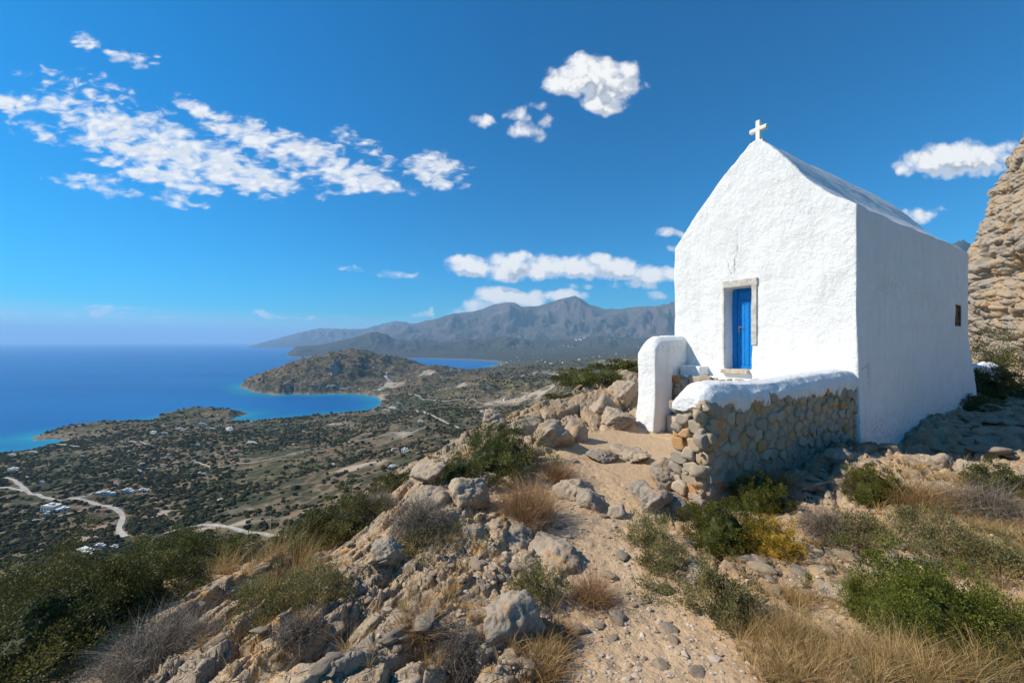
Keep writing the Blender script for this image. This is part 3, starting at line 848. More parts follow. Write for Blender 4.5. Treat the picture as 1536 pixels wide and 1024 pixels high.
# ------------------------------------------------------------------ cliff tower at the right
def build_cliff():
    m, N, out = material('tan_conglomerate_cliff')
    p = objco(N); t = N.attr('cid'); 
    n1 = N.noise(p, .35, 5, .6); n2 = N.noise(p, 2.2, 6, .62); n3 = N.noise(p, 14, 5, .65)
    c = N.mix(N.ramp(t, .1, .9), (.37, .30, .22), (.30, .265, .225))
    c = N.mix(N.ramp(N.noise(N.mapping(p, (1, 1, .25)), .6, 5, .65), .47, .6, 0, .8), c, (.42, .285, .16))
    c = N.mix(N.ramp(n1, .52, .66, 0, .7), c, (.26, .235, .21))
    stk = N.noise(N.mapping(p, (1.6, 1.6, .12)), 1., 5, .6)
    c = N.mix(N.ramp(stk, .55, .66, 0, .6), c, (.20, .185, .17))
    c = N.mix(N.ramp(stk, .42, .34, 0, .5), c, (.48, .25, .09))
    c = N.mix(N.ramp(n2, .5, .72, 0, .5), c, (.52, .43, .32))
    c = N.mix(N.ramp(n3, .55, .75, 0, .4), c, (.56, .49, .39))
    h = N.math('ADD', N.math('MULTIPLY', n2, 1.), N.math('MULTIPLY', n3, .35))
    finish(N, out, c, .93, N.bump(h, .7, .12), .12)
    # left silhouette of the tower traced as (pixel x, pixel y) and stood at its own distance
    sil = [(1470,560),(1462,505),(1455,478),(1451,440),(1449,415),(1450,385),(1462,352),(1476,325),(1490,300),(1499,284),(1508,268),(1518,246),(1528,222),(1537,206),(1552,180),(1568,150),(1590,110),(1625,60)]
    D = 19.0
    zs = np.array([(CY-b)/F*D for _, b in sil]); xs = np.array([(a-CX)/F*D for a, _ in sil])
    nu, nv = 620, 460
    z = np.linspace(zs[0]-1.5, zs[-1], nv); xl = np.interp(z, zs, xs)
    th = np.linspace(-.75, 1.35, nu)                  # round the tower, 0 = its left flank seen from the chapel
    Z, T = np.meshgrid(z, th); XL = np.interp(Z, zs, xs)
    rx, ry = 9.5, 8.0
    xx = XL+rx*(1-np.cos(T)); yy = D-ry*np.sin(T)*(1.0)
    yy = np.where(T > 0, D-5.2*np.sin(T), D-7*np.sin(T))
    nx, ny = -np.cos(T), -np.sin(T)
    s = yy*0+T*6.0
    wu = s+.35*fbm(s*.7, Z*.7, 3, 301); wv = Z+.35*fbm(s*.7+5, Z*.7, 3, 302)
    dsp = .55*fbm(s*.28, Z*.22, 3, 303)+.22*ridged(s*.35+.2*Z, Z*.12, 3, 304)
    cid = None
    for (a, b, A, k) in ((2.2, .9, .24, 310), (.75, .42, .17, 320), (.29, .19, .075, 330)):
        f1, f2, c1, c2, c3, qx, qy = worley((wu+.35*wv)/a, wv/b, k)
        dsp = dsp+A*(.9*np.sqrt(np.clip(1-(f1/.75)**2, 0, 1))-.5*sstep(.15, 0, f2-f1)+.6*(c1-.5))
        cid = c1 if cid is None else .5*cid+.5*c1
    lz = Z+.25*s+.5*fbm(s*.5, Z*.4, 3, 341)
    dsp = dsp+.08*np.clip(3*np.sin(lz*4.1), -1, 1)*sstep(-.2, .3, fbm(s*.4, Z*.4, 3, 343))
    fr = np.abs(vnoise(s*.55+.5*fbm(s, Z, 2, 345), Z*.14, 346)); dsp = dsp-.45*sstep(.07, 0, fr)
    # the dark overhang at the foot
    zc = (CY-405)/F*D
    dsp = dsp-1.3*np.exp(-((Z-zc)/.55)**2)*np.exp(-((T-.45)/.55)**2)+.5*np.exp(-((Z-zc-1.0)/.6)**2)*np.exp(-((T-.45)/.6)**2)
    xx = xx+nx*(dsp-.35)+2.5; yy = yy+ny*(dsp-.35)
    me = mesh_np('cliff', np.stack([xx, yy, Z+.12*dsp], -1).reshape(-1, 3), grid_faces(nu, nv), m, attrs={'cid': cid.ravel()})
    tag(link('cliff', me), 'tall tan conglomerate rock face behind the chapel', 'cliff', kind='structure')

def build_white_wall():
    for px0, px1, yt, yb, Y0, Y1, lab in ((1449,1490,542,600,12.6,13.6,'low whitewashed wall in the shade behind the chapel corner'),):
        a = W(px0, yb, Y0); b = W(px1, yb, Y1); v = b-a; ln = math.hypot(v[0], v[1])
        top = (CY-yt)/F*(Y0+Y1)/2
        rt = empty('whitewashed_wall', (a[0], a[1], a[2]-.4), math.atan2(v[1], v[0]))
        tag(rt, lab, 'wall')
        bm = bmesh.new(); n = 8; ring = []
        for i in range(n+1):
            x = ln*i/n; t = top-(a[2]-.4)-.12*abs(math.sin(i*1.3))-(.25 if i in (0, n) else 0)
            ring.append([bm.verts.new((x, q[0], q[1])) for q in ((-.2, -.3), (-.18, t-.15), (0, t), (.18, t-.12), (.2, -.3))])
        for p, q in zip(ring[:-1], ring[1:]):
            for j in range(5): bm.faces.new([p[j], p[(j+1) % 5], q[(j+1) % 5], q[j]])
        bm.faces.new(ring[0]); bm.faces.new(ring[-1][::-1]); bmesh.ops.recalc_face_normals(bm, faces=bm.faces)
        plaster_solid('plaster', bm, rt, .04, (), 4, .05)
# ------------------------------------------------------------------ stones, plants, houses
def ray_detail(px, py, Ymax=30):
    """where the view through a pixel meets the ground, for standing things at their real place"""
    X, Y = ray_near(px, py)
    lo, hi = max(1.0, Y*.72), min(Ymax, Y*1.25)
    for n in (60, 16):
        Ys = np.linspace(lo, hi, n); Xs = (px-CX)/F*Ys; zr = (CY-py)/F*Ys; h = near_H(Xs, Ys)
        b = np.nonzero(zr <= h)[0]; i = b[0] if len(b) else n-1
        lo, hi = Ys[max(i-1, 0)], Ys[i]+1e-4
    return Xs[i], Ys[i], float(h[i])

def rock_mesh(seed, flat=1., sub=4):
    r = np.random.default_rng(seed)
    b = bmesh.new(); bmesh.ops.create_icosphere(b, subdivisions=sub, radius=1)
    n = np.array([v.co for v in b.verts]); fc = np.array([[v.index for v in f.verts] for f in b.faces]); b.free()
    k = r.integers(13, 20); nk = r.normal(size=(k, 3)); nk /= np.linalg.norm(nk, axis=1)[:, None]; dk = r.uniform(.62, .95, k)
    q = n@nk.T; rad = np.where(q > .05, dk/np.maximum(q, .05), 9).min(1); rad = np.minimum(rad, 1.15)
    x, y, z = n.T
    rad = rad*(1+.20*fbm(x*1.7+seed, y*1.7+z*1.5, 4, 401)+.09*fbm(x*5+seed, y*5-z*4, 4, 402))
    for fq, dp in ((1.5, .10), (3.1, .06)):
        cz = np.abs(vnoise(x*fq+seed*1.3+z*fq*.6, y*fq-z*fq*.8, 405)); rad = rad*(1-dp*sstep(.10, .0, cz))
    lay = np.sin((z*8+x*1.5+y)+2.5*vnoise(x*1.6+seed, y*1.6, 404)); rad = rad*(1+.030*np.sign(lay)*np.abs(lay)**.3*sstep(.1, .4, np.abs(vnoise(x*1.2+seed, y+z, 406))))
    V = n*rad[:, None]*np.array([1, r.uniform(.75, .95), flat*r.uniform(.75, .95)])
    return V, fc

def build_rocks():
    MR = mat_stone('boulder_limestone', (.35, .285, .21), (.44, .34, .24), (.26, .215, .165), .8)
    MG = mat_stone('grey_boulder_limestone', (.285, .245, .195), (.36, .295, .225), (.20, .17, .14), .6)
    # prominent stones: base pixel, width and height in pixels, turn, flatness, material, label
    B = [(765,965,105,100,.3,1.0,MG,'large rounded grey boulder with a shaded right side at the bottom centre'),
     (1010,728,70,62,1.2,1.,MG,'dark blocky boulder against the corner of the stone parapet'),
     (985,765,62,42,.4,.9,MG,'squat grey boulder bounding the path below the parapet corner'),
     (1018,772,48,46,2.2,1.,MG,'small upright boulder at the foot of the parapet corner'),
     (965,745,46,30,2.8,.8,MG,'low grey stone at the path edge left of the parapet boulders'),
     (862,748,66,34,.2,.7,MR,'flat tan block on the left edge of the path'),
     (888,762,58,34,1.4,.8,MG,'grey angular block beside the flat tan block at the path edge'),
     (926,775,36,24,2.0,.7,MR,'small tan stone lying in the middle of the path'),
     (828,668,92,56,.9,1.,MR,'big tan outcrop block with orange lichen left of the upper path'),
     (866,660,46,44,2.1,1.,MR,'rounded cobbly block at the right end of the tan outcrop'),
     (790,652,60,30,.1,.8,MR,'pale ledge block left of the tan outcrop on the brow'),
     (925,640,70,52,1.7,.8,MR,'stacked tan block beside the white end wall'),
     (938,608,56,40,.7,.8,MR,'upper tan block of the stack left of the white end wall'),
     (944,576,30,26,2.6,.9,MR,'topmost small block of the stack left of the white end wall'),
     (905,622,50,40,2.9,.8,MR,'shaded block between the green shrub and the stacked blocks'),
     (742,640,60,30,1.1,.7,MR,'pale weathered rock on the skyline of the brow'),
     (640,770,90,44,.4,.8,MR,'broad pale grey outcrop left of the brown dry bush'),
     (700,752,80,44,1.9,.9,MR,'cracked grey outcrop with lichen beside the brown dry bush'),
     (655,722,90,40,2.4,.7,MR,'pale ledge of rock on the brow above the valley'),
     (575,850,60,30,.6,.6,MR,'light grey flat stone on the left rocky slope'),
     (830,850,110,34,1.5,.6,MR,'smooth pale boulder between path and rocky slope'),
     (770,820,100,32,2.2,.6,MR,'tan ledge block above the smooth pale boulder'),
     (905,690,60,18,.3,.4,MG,'flat grey flagstone in the upper path'),
     (955,690,70,20,1.3,.35,MR,'pale flagstone in front of the terrace steps'),
     (935,682,40,14,2.0,.4,MR,'smallest flagstone of the upper path'),
     (1462,712,40,26,.5,.8,MR,'pale squared stone on the sunlit edge of the shade at right'),
     (1420,700,36,22,1.2,.7,MR,'pale stone on the rubble crest below the chapel wall'),
     (1497,728,44,26,2.4,.6,MR,'long low stone near the right edge beside the green shrub'),
     (1262,690,40,24,.2,.8,MG,'grey stone on the rubble heap at the end of the parapet'),
     (1045,870,40,22,.9,.5,MR,'small flat stone right of the path by the grey-green herb'),
     (1270,905,54,26,1.9,.5,MR,'pale stone set in the gravel left of the big green cushion shrub')]
    for i, (px, py, wp, hp, rz, fl, mt, lab) in enumerate(B):
        X, Y, z = ray_detail(px, min(py, 1020))
        if py > 1020: Y *= 597*.0+ (512/ (py-512)); X = (px-CX)/F*Y; z = float(near_H(X, Y)[0])
        V, fc = rock_mesh(500+i, 1., 5 if wp > 55 else 4)
        V = V/np.array([np.ptp(V[:, 0]), np.ptp(V[:, 1]), np.ptp(V[:, 2])])
        w = wp/F*Y; h = hp/F*Y*(1.25 if hp < 45 else 1.0)
        V = V*np.array([w, w*.8, h])
        o = link('boulder' if hp > 40 else 'rock', mesh_np('rock', V, fc, mt))
        o.location = (X, Y+w*.25, z+h*.08); o.rotation_euler = (.15*math.sin(i*2.1), .2*math.cos(i*1.7), rz)
        tag(o, lab, 'boulder' if hp > 40 else 'rock')
    # smaller loose stones one can still count
    var = []
    for k in range(9):
        V, fc = rock_mesh(700+k, .7, 3); var.append(mesh_np('stone', V, fc, MG if k % 4 == 0 else MR))
    zones = [((860,960),(680,1010),24,'loose stone lying on or beside the dirt path','loose stones along the path'),
     ((1130,1420),(668,760),70,'broken stone of the rubble slope at the foot of parapet and chapel','rubble stones below the masonry'),
     ((1090,1420),(790,930),60,'pale stone strewn over the gravel clearing between the shrubs','stones on the gravel clearing'),
     ((230,860),(770,1015),120,'angular stone on the rocky left slope','loose stones on the left slope'),
     ((1440,1536),(600,690),60,'shaded stone on the slope right of the chapel','stones in the shade of the chapel')]
    r = np.random.default_rng(11)
    for (xa, xb), (ya, yb), n, lab, grp in zones:
        for i in range(n):
            px = r.uniform(xa, xb); py = r.uniform(ya, yb)
            if 'path' in grp: px = 1010-(py-680)*.0+r.normal(0, 70)-60
            X, Y, z = ray_detail(px, py)
            lx, ly = to_ch(X, Y)
            if -4.7 < lx < 7.6 and -.3 < ly < 3.9: continue
            s = abs(r.normal(0, .035))+.022+.006*Y
            if 'gravel' in grp: s *= .8
            if 'shade' in grp: s *= 1.6
            if 'left' in grp: s *= .72
            o = link('stone', var[r.integers(9)]); o.location = (X, Y, z+s*.08)
            o.scale = (s*r.uniform(.8, 1.5), s, s*r.uniform(.5, .9)); o.rotation_euler = (r.normal(0, .2), r.normal(0, .2), r.uniform(0, 6.28))
            tag(o, lab, 'stone', grp)
    # gravel nobody could count
    b = bmesh.new(); bmesh.ops.create_icosphere(b, subdivisions=1, radius=1)
    ico = np.array([v.co for v in b.verts]); fc = np.array([[v.index for v in f.verts] for f in b.faces]); b.free()
    n = 3600
    px = r.uniform(560, 1560, n*2); py = 640+384*r.uniform(0, 1, n*2)**.8
    Ys = np.geomspace(1.3, 14, 400); P = []
    hx = (px[:, None]-CX)/F*Ys[None]; hz = (CY-py[:, None])/F*Ys[None]
    below = hz <= hill(hx, np.broadcast_to(Ys, hx.shape)); idx = below.argmax(1)
    X = hx[np.arange(len(px)), idx]; Y = Ys[idx]+r.normal(0, .03, len(px))
    lx, ly = to_ch(X, Y); ok = ~((lx > -4.6) & (lx < 7.6) & (ly > -.2) & (ly < 3.8)) & below.any(1)
    X, Y = X[ok][:n], Y[ok][:n]; n = len(X); z = near_H(X, Y)
    s = (r.gamma(2., .0034, n)+.003)*(.6+.13*Y)
    d = ico[None]*(1+r.normal(0, .22, (n, len(ico), 1)))*s[:, None, None]*np.stack([r.uniform(.8, 1.5, n), r.uniform(.8, 1.2, n), r.uniform(.5, .8, n)], -1)[:, None]
    V = d+np.stack([X, Y, z+s*.2], -1)[:, None]
    FF = (fc[None]+np.arange(n)[:, None, None]*len(ico)).reshape(-1, 3)
    mg, N, out = material('pale_gravel')
    t = N.attr('tint'); c = N.mix(N.ramp(t, 0, .6), (.34, .25, .17), (.46, .36, .265)); c = N.mix(N.ramp(t, .6, 1), c, (.54, .46, .37)); finish(N, out, c, .93)
    me = mesh_np('gravel', V.reshape(-1, 3), FF, mg, False, attrs={'tint': np.repeat(r.uniform(0, 1, n), len(ico))})
    tag(link('gravel', me), 'fine pale gravel scattered over path and clearing', 'gravel', kind='stuff')

# ---- leaf and blade geometry (numpy)
def leaves_bush(seed, n, leaf, w, h, clumps, up=.35, dry=0., hollow=.55, spread=.26, core=0):
    """unit-ish shrub: leaf clumps over the shell of a low dome"""
    r = np.random.default_rng(seed)
    c = r.normal(size=(clumps, 3)); c[:, 2] = np.abs(c[:, 2])*.9+.05; c /= np.linalg.norm(c, axis=1)[:, None]
    c *= r.uniform(hollow, 1., clumps)[:, None]**.6
    lump = 1+.22*vnoise(c[:, 0]*2+seed, c[:, 1]*2, 5)+.16*r.normal(size=clumps); c *= lump[:, None]
    c[:, 2] = np.maximum(c[:, 2], .06)
    k = r.integers(0, clumps, n); cs = spread*r.uniform(.6, 1.3, clumps)
    o = r.normal(size=(n, 3)); o /= np.linalg.norm(o, axis=1)[:, None]; o *= (r.uniform(0, 1, n)**.45*cs[k])[:, None]
    p = c[k]+o; p[:, 2] = np.abs(p[:, 2])
    d = o/np.linalg.norm(o, axis=1)[:, None]+.5*c[k]+np.array([0, 0, up])+r.normal(0, .45, (n, 3)); d /= np.linalg.norm(d, axis=1)[:, None]
    s = np.cross(d, r.normal(size=(n, 3))); s /= np.linalg.norm(s, axis=1)[:, None]
    p = p/np.array([np.percentile(np.abs(p[:, 0]), 97), np.percentile(np.abs(p[:, 1]), 97), np.percentile(p[:, 2], 97)])
    sc = np.array([w/2, w/2, h]); P = p*sc
    ln = leaf*r.uniform(.6, 1.3, n)[:, None]; wd = ln*.42
    V = np.stack([P, P+d*ln*.5+s*wd*.5, P+d*ln, P+d*ln*.5-s*wd*.5], 1).reshape(-1, 3)
    P[:, 1] *= .85
    t = np.clip(.5+.28*r.normal(size=clumps)[k]+.16*r.normal(size=n), 0, 1)
    dr = (r.uniform(0, 1, clumps)[k] < dry).astype(float)
    F4 = np.arange(4*n).reshape(-1, 4); tt = np.repeat(t, 4); dd_ = np.repeat(dr, 4)
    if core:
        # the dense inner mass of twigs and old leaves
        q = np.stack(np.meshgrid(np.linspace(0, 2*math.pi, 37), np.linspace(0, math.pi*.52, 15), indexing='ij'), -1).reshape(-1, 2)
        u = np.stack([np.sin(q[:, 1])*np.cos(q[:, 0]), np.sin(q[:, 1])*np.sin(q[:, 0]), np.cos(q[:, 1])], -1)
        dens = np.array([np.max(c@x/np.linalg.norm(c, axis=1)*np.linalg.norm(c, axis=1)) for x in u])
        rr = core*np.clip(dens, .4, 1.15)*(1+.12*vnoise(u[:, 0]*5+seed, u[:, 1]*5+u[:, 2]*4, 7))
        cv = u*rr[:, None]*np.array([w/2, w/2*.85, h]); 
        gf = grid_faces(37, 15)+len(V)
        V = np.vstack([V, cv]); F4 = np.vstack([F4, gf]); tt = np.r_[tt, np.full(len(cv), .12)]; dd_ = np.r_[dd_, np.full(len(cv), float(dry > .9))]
    return V, F4, {'tint': tt, 'dry': dd_}

def ribbons(base, dirs, ln, wd, bend, segs, r, tint):
    """curved tapering blades; base (n,3), dirs (n,3)"""
    n = len(base); s = np.cross(dirs, np.array([0, 0, 1.])+r.normal(0, .3, (n, 3))); s /= np.linalg.norm(s, axis=1)[:, None]+1e-9
    V = []
    for j in range(segs+1):
        f = j/segs
        c = base+dirs*(ln*f)[:, None]+bend*(ln*f*f)[:, None]
        w = (wd*(1-f*.92)*.5)[:, None]
        V += [c-s*w, c+s*w]
    V = np.stack(V, 1); m = 2*(segs+1)
    q = np.array([[2*j, 2*j+1, 2*j+3, 2*j+2] for j in range(segs)])
    Fc = (q[None]+(np.arange(n)*m)[:, None, None]).reshape(-1, 4)
    return V.reshape(-1, 3), Fc, {'tint': np.repeat(tint, m)}

def twig_bush(seed, n, w, h, thick=.004, droop=.15):
    r = np.random.default_rng(seed)
    a = r.uniform(0, 6.28, n); el = np.arccos(r.uniform(.0, 1., n)); 
    d = np.stack([np.cos(a)*np.sin(el), np.sin(a)*np.sin(el), np.cos(el)+.1], -1)
    st = r.uniform(.0, .85, n)[:, None]
    base = d*st*np.array([w/2, w/2, h])+r.normal(0, .05*w, (n, 3))*np.array([1, 1, .4]); base[:, 2] = np.abs(base[:, 2])
    dd = .6*d*np.array([w/2, w/2, h])+r.normal(0, .30*w, (n, 3)); ln = r.uniform(.12, .42, n)
    bend = r.normal(0, .4*w, (n, 3))-np.array([0, 0, droop*h])
    V, Fc, at = ribbons(base, dd, ln, np.full(n, thick), bend, 3, r, np.clip(r.normal(.5, .25, n), 0, 1))
    return V, Fc, at

def grass_tuft(seed, n, spread, h, wd=.005, lean=.5):
    r = np.random.default_rng(seed)
    a = r.uniform(0, 6.28, n); q = np.abs(r.normal(0, spread*.4, n))
    base = np.stack([np.cos(a)*q, np.sin(a)*q, np.full(n, -.01)], -1)
    tilt = r.uniform(.05, lean, n)
    d = np.stack([np.cos(a+r.normal(0, .6, n))*tilt, np.sin(a+r.normal(0, .6, n))*tilt, np.ones(n)], -1)
    ln = h*r.uniform(.45, 1.15, n)
    bend = np.stack([np.cos(a)*.45, np.sin(a)*.45, np.full(n, -.28)], -1)*r.uniform(.1, 1.3, n)[:, None]
    return ribbons(base, d, ln, wd*r.uniform(.6, 1.3, n), bend, 4, r, np.clip(r.normal(.5, .25, n), 0, 1))

def join(parts):
    V, Fs, at = [], [], {}; off = 0
    for v, f, a in parts:
        V.append(v); Fs.append(f+off); off += len(v)
        for k, x in a.items(): at.setdefault(k, []).append(x)
    return np.vstack(V), np.vstack(Fs), {k: np.concatenate(v) for k, v in at.items()}

def build_plants():
    GR = mat_leaf('bright_shrub_leaves', (.055, .066, .010), (.125, .130, .016), (.20, .19, .030), .3, (.40, .25, .03))
    DK = mat_leaf('dark_maquis_leaves', (.040, .045, .012), (.100, .105, .026), (.200, .185, .050), .22, (.14, .12, .03))
    HB = mat_leaf('grey_green_herb_leaves', (.115, .110, .040), (.21, .19, .075), (.33, .285, .12), .25, (.34, .26, .10))
    TW_ = mat_leaf('grey_thorn_twigs', (.085, .065, .052), (.18, .145, .115), (.28, .235, .18), .1)
    BR = mat_leaf('brown_dry_stalks', (.19, .10, .040), (.37, .22, .095), (.52, .36, .18), .25)
    DG = mat_leaf('straw_grass', (.28, .165, .055), (.50, .34, .135), (.66, .50, .24), .3)
    OG = mat_leaf('olive_grass', (.10, .095, .03), (.23, .20, .075), (.38, .32, .14), .3)
    MT = {'green': GR, 'dark': DK, 'herb': HB, 'thorn': TW_, 'brown': BR}
    # kind, base pixel x,y (or distance), width, height in pixels, name, label
    P = [
     ('green',1420,962,205,118,None,'cushion_shrub','big bright green cushion shrub at the lower right'),
     ('green',1092,822,112,78,None,'cushion_shrub','bright green cushion shrub below the stone parapet'),
     ('gold',1166,832,86,44,None,'cushion_shrub','yellowing golden shrub touching the green cushion shrub'),
     ('green',1150,762,84,52,None,'cushion_shrub','small green shrub against the rubble behind the golden shrub'),
     ('dark',1512,742,70,46,None,'shrub','dark green shrub at the right edge beside the long low stone'),
     ('green',1322,752,74,66,None,'shrub','half grey half green bush on the rubble below the chapel corner'),
     ('dark',40,1030,230,190,2.75,'maquis_bush','large dense dark bush filling the bottom left corner'),
     ('dark',150,975,190,120,3.3,'maquis_bush','dark bush right behind the corner bush at lower left'),
     ('dark',238,915,170,96,4.2,'maquis_bush','dark round bush on the brow left of the tall straw grass'),
     ('dark',120,925,160,72,4.4,'maquis_bush','olive bush on the brow at far left'),
     ('dark',30,945,150,80,4.0,'maquis_bush','leafy bush at the left edge above the corner bush'),
     ('dark',312,885,90,60,4.6,'maquis_bush','small dark bush at the right flank of the round brow bush'),
     ('dark',522,835,120,88,5.0,'maquis_bush','dark green bush behind the rocky brow with valley beyond'),
     ('dark',455,850,110,66,4.9,'maquis_bush','low dark bush left of the dark green brow bush'),
     ('dark',592,772,80,50,6.6,'maquis_bush','olive bush on the slope beyond the pale outcrop'),
     ('dark',745,704,140,62,None,'juniper_bush','dark grey-green juniper on the brow left of the tan outcrop'),
     ('dark',685,722,70,36,None,'juniper_bush','low juniper spreading down from the dark juniper on the brow'),
     ('dark',888,618,96,62,12.2,'maquis_bush','rounded dark green shrub beyond the path against the valley'),
     ('dark',848,628,60,36,11.2,'maquis_bush','small olive shrub left of the rounded shrub beyond the path'),
     ('dark',938,585,80,40,14.4,'maquis_bush','distant dark shrub just left of the white end wall'),
     ('dark',1505,512,110,56,15.5,'maquis_bush','olive bush at the foot of the tan cliff'),
     ('dark',1503,592,56,66,11.0,'shrub','dark shaded bush between the whitewashed wall pieces'),
     ('dark',1462,622,70,30,10.2,'shrub','low shaded plant at the far foot of the chapel side wall'),
     ('thorn',628,802,108,56,None,'thorn_bush','grey leafless thorn bush on the brow beside the pale outcrop'),
     ('thorn',690,1000,84,58,None,'thorn_bush','grey thorn bush in front of the big grey boulder'),
     ('thorn',215,1012,170,60,None,'thorn_bush','wide grey thorn bush at lower left between bush and rocks'),
     ('thorn',1300,748,64,56,None,'thorn_bush','grey thorn bush leaning on the half green bush'),
     ('thorn',1255,812,100,46,None,'thorn_bush','low brown-grey thorn bush in the middle of the right slope'),
     ('thorn',1500,775,110,50,None,'thorn_bush','grey-brown twiggy bush on the upper right slope'),
     ('thorn',560,800,90,44,5.2,'thorn_bush','greyish twiggy bush behind the brow near the dark green bush'),
     ('thorn',440,965,80,40,None,'thorn_bush','small grey thorn bush low on the left rocks'),
     ('herb',398,925,110,62,None,'herb_bush','grey-green herb cushion on the left rocks'),
     ('herb',478,905,84,46,None,'herb_bush','smaller grey-green herb right of the herb cushion on the rocks'),
     ('herb',975,818,74,44,None,'herb_bush','grey-green herb at the path edge below the parapet boulders'),
     ('herb',1005,856,80,40,None,'herb_bush','yellowish herb between the path and the green cushion shrub'),
     ('herb',1088,935,100,84,None,'herb_bush','tall grey-green herb in the gravel right of the path'),
     ('herb',1005,894,100,14,None,'herb_bush','flat green mat of herb across the path'),
     ('herb',1420,842,150,66,None,'herb_bush','olive herb bush above the big green cushion shrub'),
     ('herb',805,895,80,36,None,'herb_bush','grey-green herb behind the big grey boulder'),
     ('herb',640,820,110,26,None,'herb_bush','low green herb strip under the grey thorn bush on the brow'),
     ('herb',1290,822,90,44,None,'herb_bush','olive tussock between the thorn bush and the gravel'),
     ('herb',1515,860,70,44,None,'herb_bush','olive herb at the right edge over the cushion shrub'),
     ('brown',790,780,112,60,None,'dry_bush','rust-brown dry bush on the slope left of the path'),
     ('brown',838,722,50,46,None,'dry_bush','small brown dry bush at the path edge under the tan outcrop'),
     ('brown',892,912,84,46,None,'dry_bush','straw-brown dry bush at the left edge of the lower path'),
     ('brown',622,958,64,52,None,'dry_bush','spiky brown tuft on the rocks left of the big boulder'),
     ('brown',838,965,56,40,None,'dry_bush','dry brown tuft right of the big grey boulder'),
     ('brown',1390,760,90,60,None,'dry_bush','reddish dry bush on the upper right slope'),
     ('brown',1195,905,60,30,None,'dry_bush','small dry tuft in the gravel clearing'),
     ('brown',1180,735,50,40,None,'dry_bush','dry brown stems behind the small green shrub'),
     ('brown',812,1008,80,44,None,'dry_bush','straw-coloured tuft at the bottom edge by the slanting slab'),
    ]
    for i, (kind, px, py, wp, hp, Y, name, lab) in enumerate(P):
        if Y is None:
            X, Y, z = ray_detail(px, min(py, 1023)); Y2 = Y
        else:
            X = (px-CX)/F*Y; z = float(near_H(X, Y)[0]); Y2 = Y
        w = wp/F*Y2; top = (CY-(py-hp))/F*Y2
        h = hp/F*Y2 if P[i][5] is None else .86*max(.35*hp/F*Y2, top-z)
        h = min(h, w*.8)*(.8 if kind == 'green' else 1)
        area = wp*hp
        n = int(np.clip(area*1.0, 1500, 14000)); px_leaf = Y2/F
        if kind in ('green', 'gold'):
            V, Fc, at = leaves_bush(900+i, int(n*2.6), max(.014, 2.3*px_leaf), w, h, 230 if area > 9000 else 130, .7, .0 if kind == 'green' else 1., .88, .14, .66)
            if 'half grey' in lab: at['dry'][:] = 0
            mt = GR
        elif kind == 'dark':
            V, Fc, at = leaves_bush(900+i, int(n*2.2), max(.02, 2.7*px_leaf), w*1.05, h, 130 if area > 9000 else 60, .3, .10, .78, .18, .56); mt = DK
        elif kind == 'herb':
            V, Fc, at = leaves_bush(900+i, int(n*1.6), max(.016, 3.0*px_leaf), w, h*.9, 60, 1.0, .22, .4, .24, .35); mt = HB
            r = np.random.default_rng(i)
        elif kind == 'thorn':
            V, Fc, at = twig_bush(900+i, int(n*.6), w, h*.8, max(.003, .62*px_leaf))
            lv = leaves_bush(900+i, int(n*.7), max(.010, 1.8*px_leaf), w*.9, h*.7, 50, .4, 0, .6, .2, .5); lv[2].pop('dry'); V, Fc, at = join([(V, Fc, at), lv]); mt = TW_
        else:
            r = np.random.default_rng(i); parts = []
            for k in range(9):
                v, f, a = grass_tuft(i*20+k, int(n*.028)+18, w*.35, h*r.uniform(.45, 1.1), max(.003, .65*px_leaf), 1.2)
                v = v+np.array([r.normal(0, w*.2), r.normal(0, w*.16), 0]); parts.append((v, f, a))
            parts.append(twig_bush(i+77, int(n*.09), w*.95, h*.8, max(.0035, .7*px_leaf)))
            V, Fc, at = join(parts); mt = BR
        o = link(name, mesh_np(name, V, Fc, mt, False, attrs=at)); o.location = (X, Y+w*.15, z-.03*h)
        o.rotation_euler = (0, 0, i*1.3)
        if kind == 'green' and False: pass
        tag(o, lab, 'bush' if 'bush' in name else 'shrub')
    # ---- grasses: masses nobody could count
    def grass(name, zones, mt, lab, seed, hh, wd, lean=.55):
        r = np.random.default_rng(seed); parts = []
        protos = [grass_tuft(seed*50+k, 26, .09, 1., 1., lean) for k in range(8)]
        for (xa, xb, ya, yb, n, hs) in zones:
            for _ in range(n):
                px, py = r.uniform(xa, xb)+r.normal(0, 28), r.uniform(ya, yb)+r.normal(0, 10)
                X, Y = ray_near(px, py)
                lx, ly = to_ch(X, Y)
                if -4.7 < lx < 7.6 and -.25 < ly < 3.9: continue
                parts.append((X, Y, hs, px, py))
        X = np.array([p[0] for p in parts]); Y = np.array([p[1] for p in parts]); z = near_H(X, Y); pm = path_mask(X, Y)
        out = []
        cl = fbm(X*1.4, Y*1.4, 3, 601+seed)+.5*vnoise(X*4, Y*4, 602+seed); tn = fbm(X*1.9+5, Y*1.9, 3, 603+seed)
        for k, (x, y, hs, _, _) in enumerate(parts):
            if pm[k] > r.uniform(.15, .8) or cl[k] < -.28: continue
            hs = hs*np.clip(.95+.9*cl[k], .5, 1.7)
            v, f, a = protos[r.integers(8)]
            an = r.uniform(0, 6.28); c, s = math.cos(an), math.sin(an); h = hh*hs*r.uniform(.55, 1.25)
            # widths were built at 1 m: rebuild them from the ribbon pairs
            vv = v.reshape(-1, 2, 3); mid = vv.mean(1, keepdims=True); half = (vv-mid)*max(wd, .55*y/F)
            m_ = mid*np.array([h*1.0, h*1.0, h]); q = (m_+half).reshape(-1, 3)
            q = np.stack([q[:, 0]*c-q[:, 1]*s, q[:, 0]*s+q[:, 1]*c, q[:, 2]], -1)+np.array([x, y, z[k]])
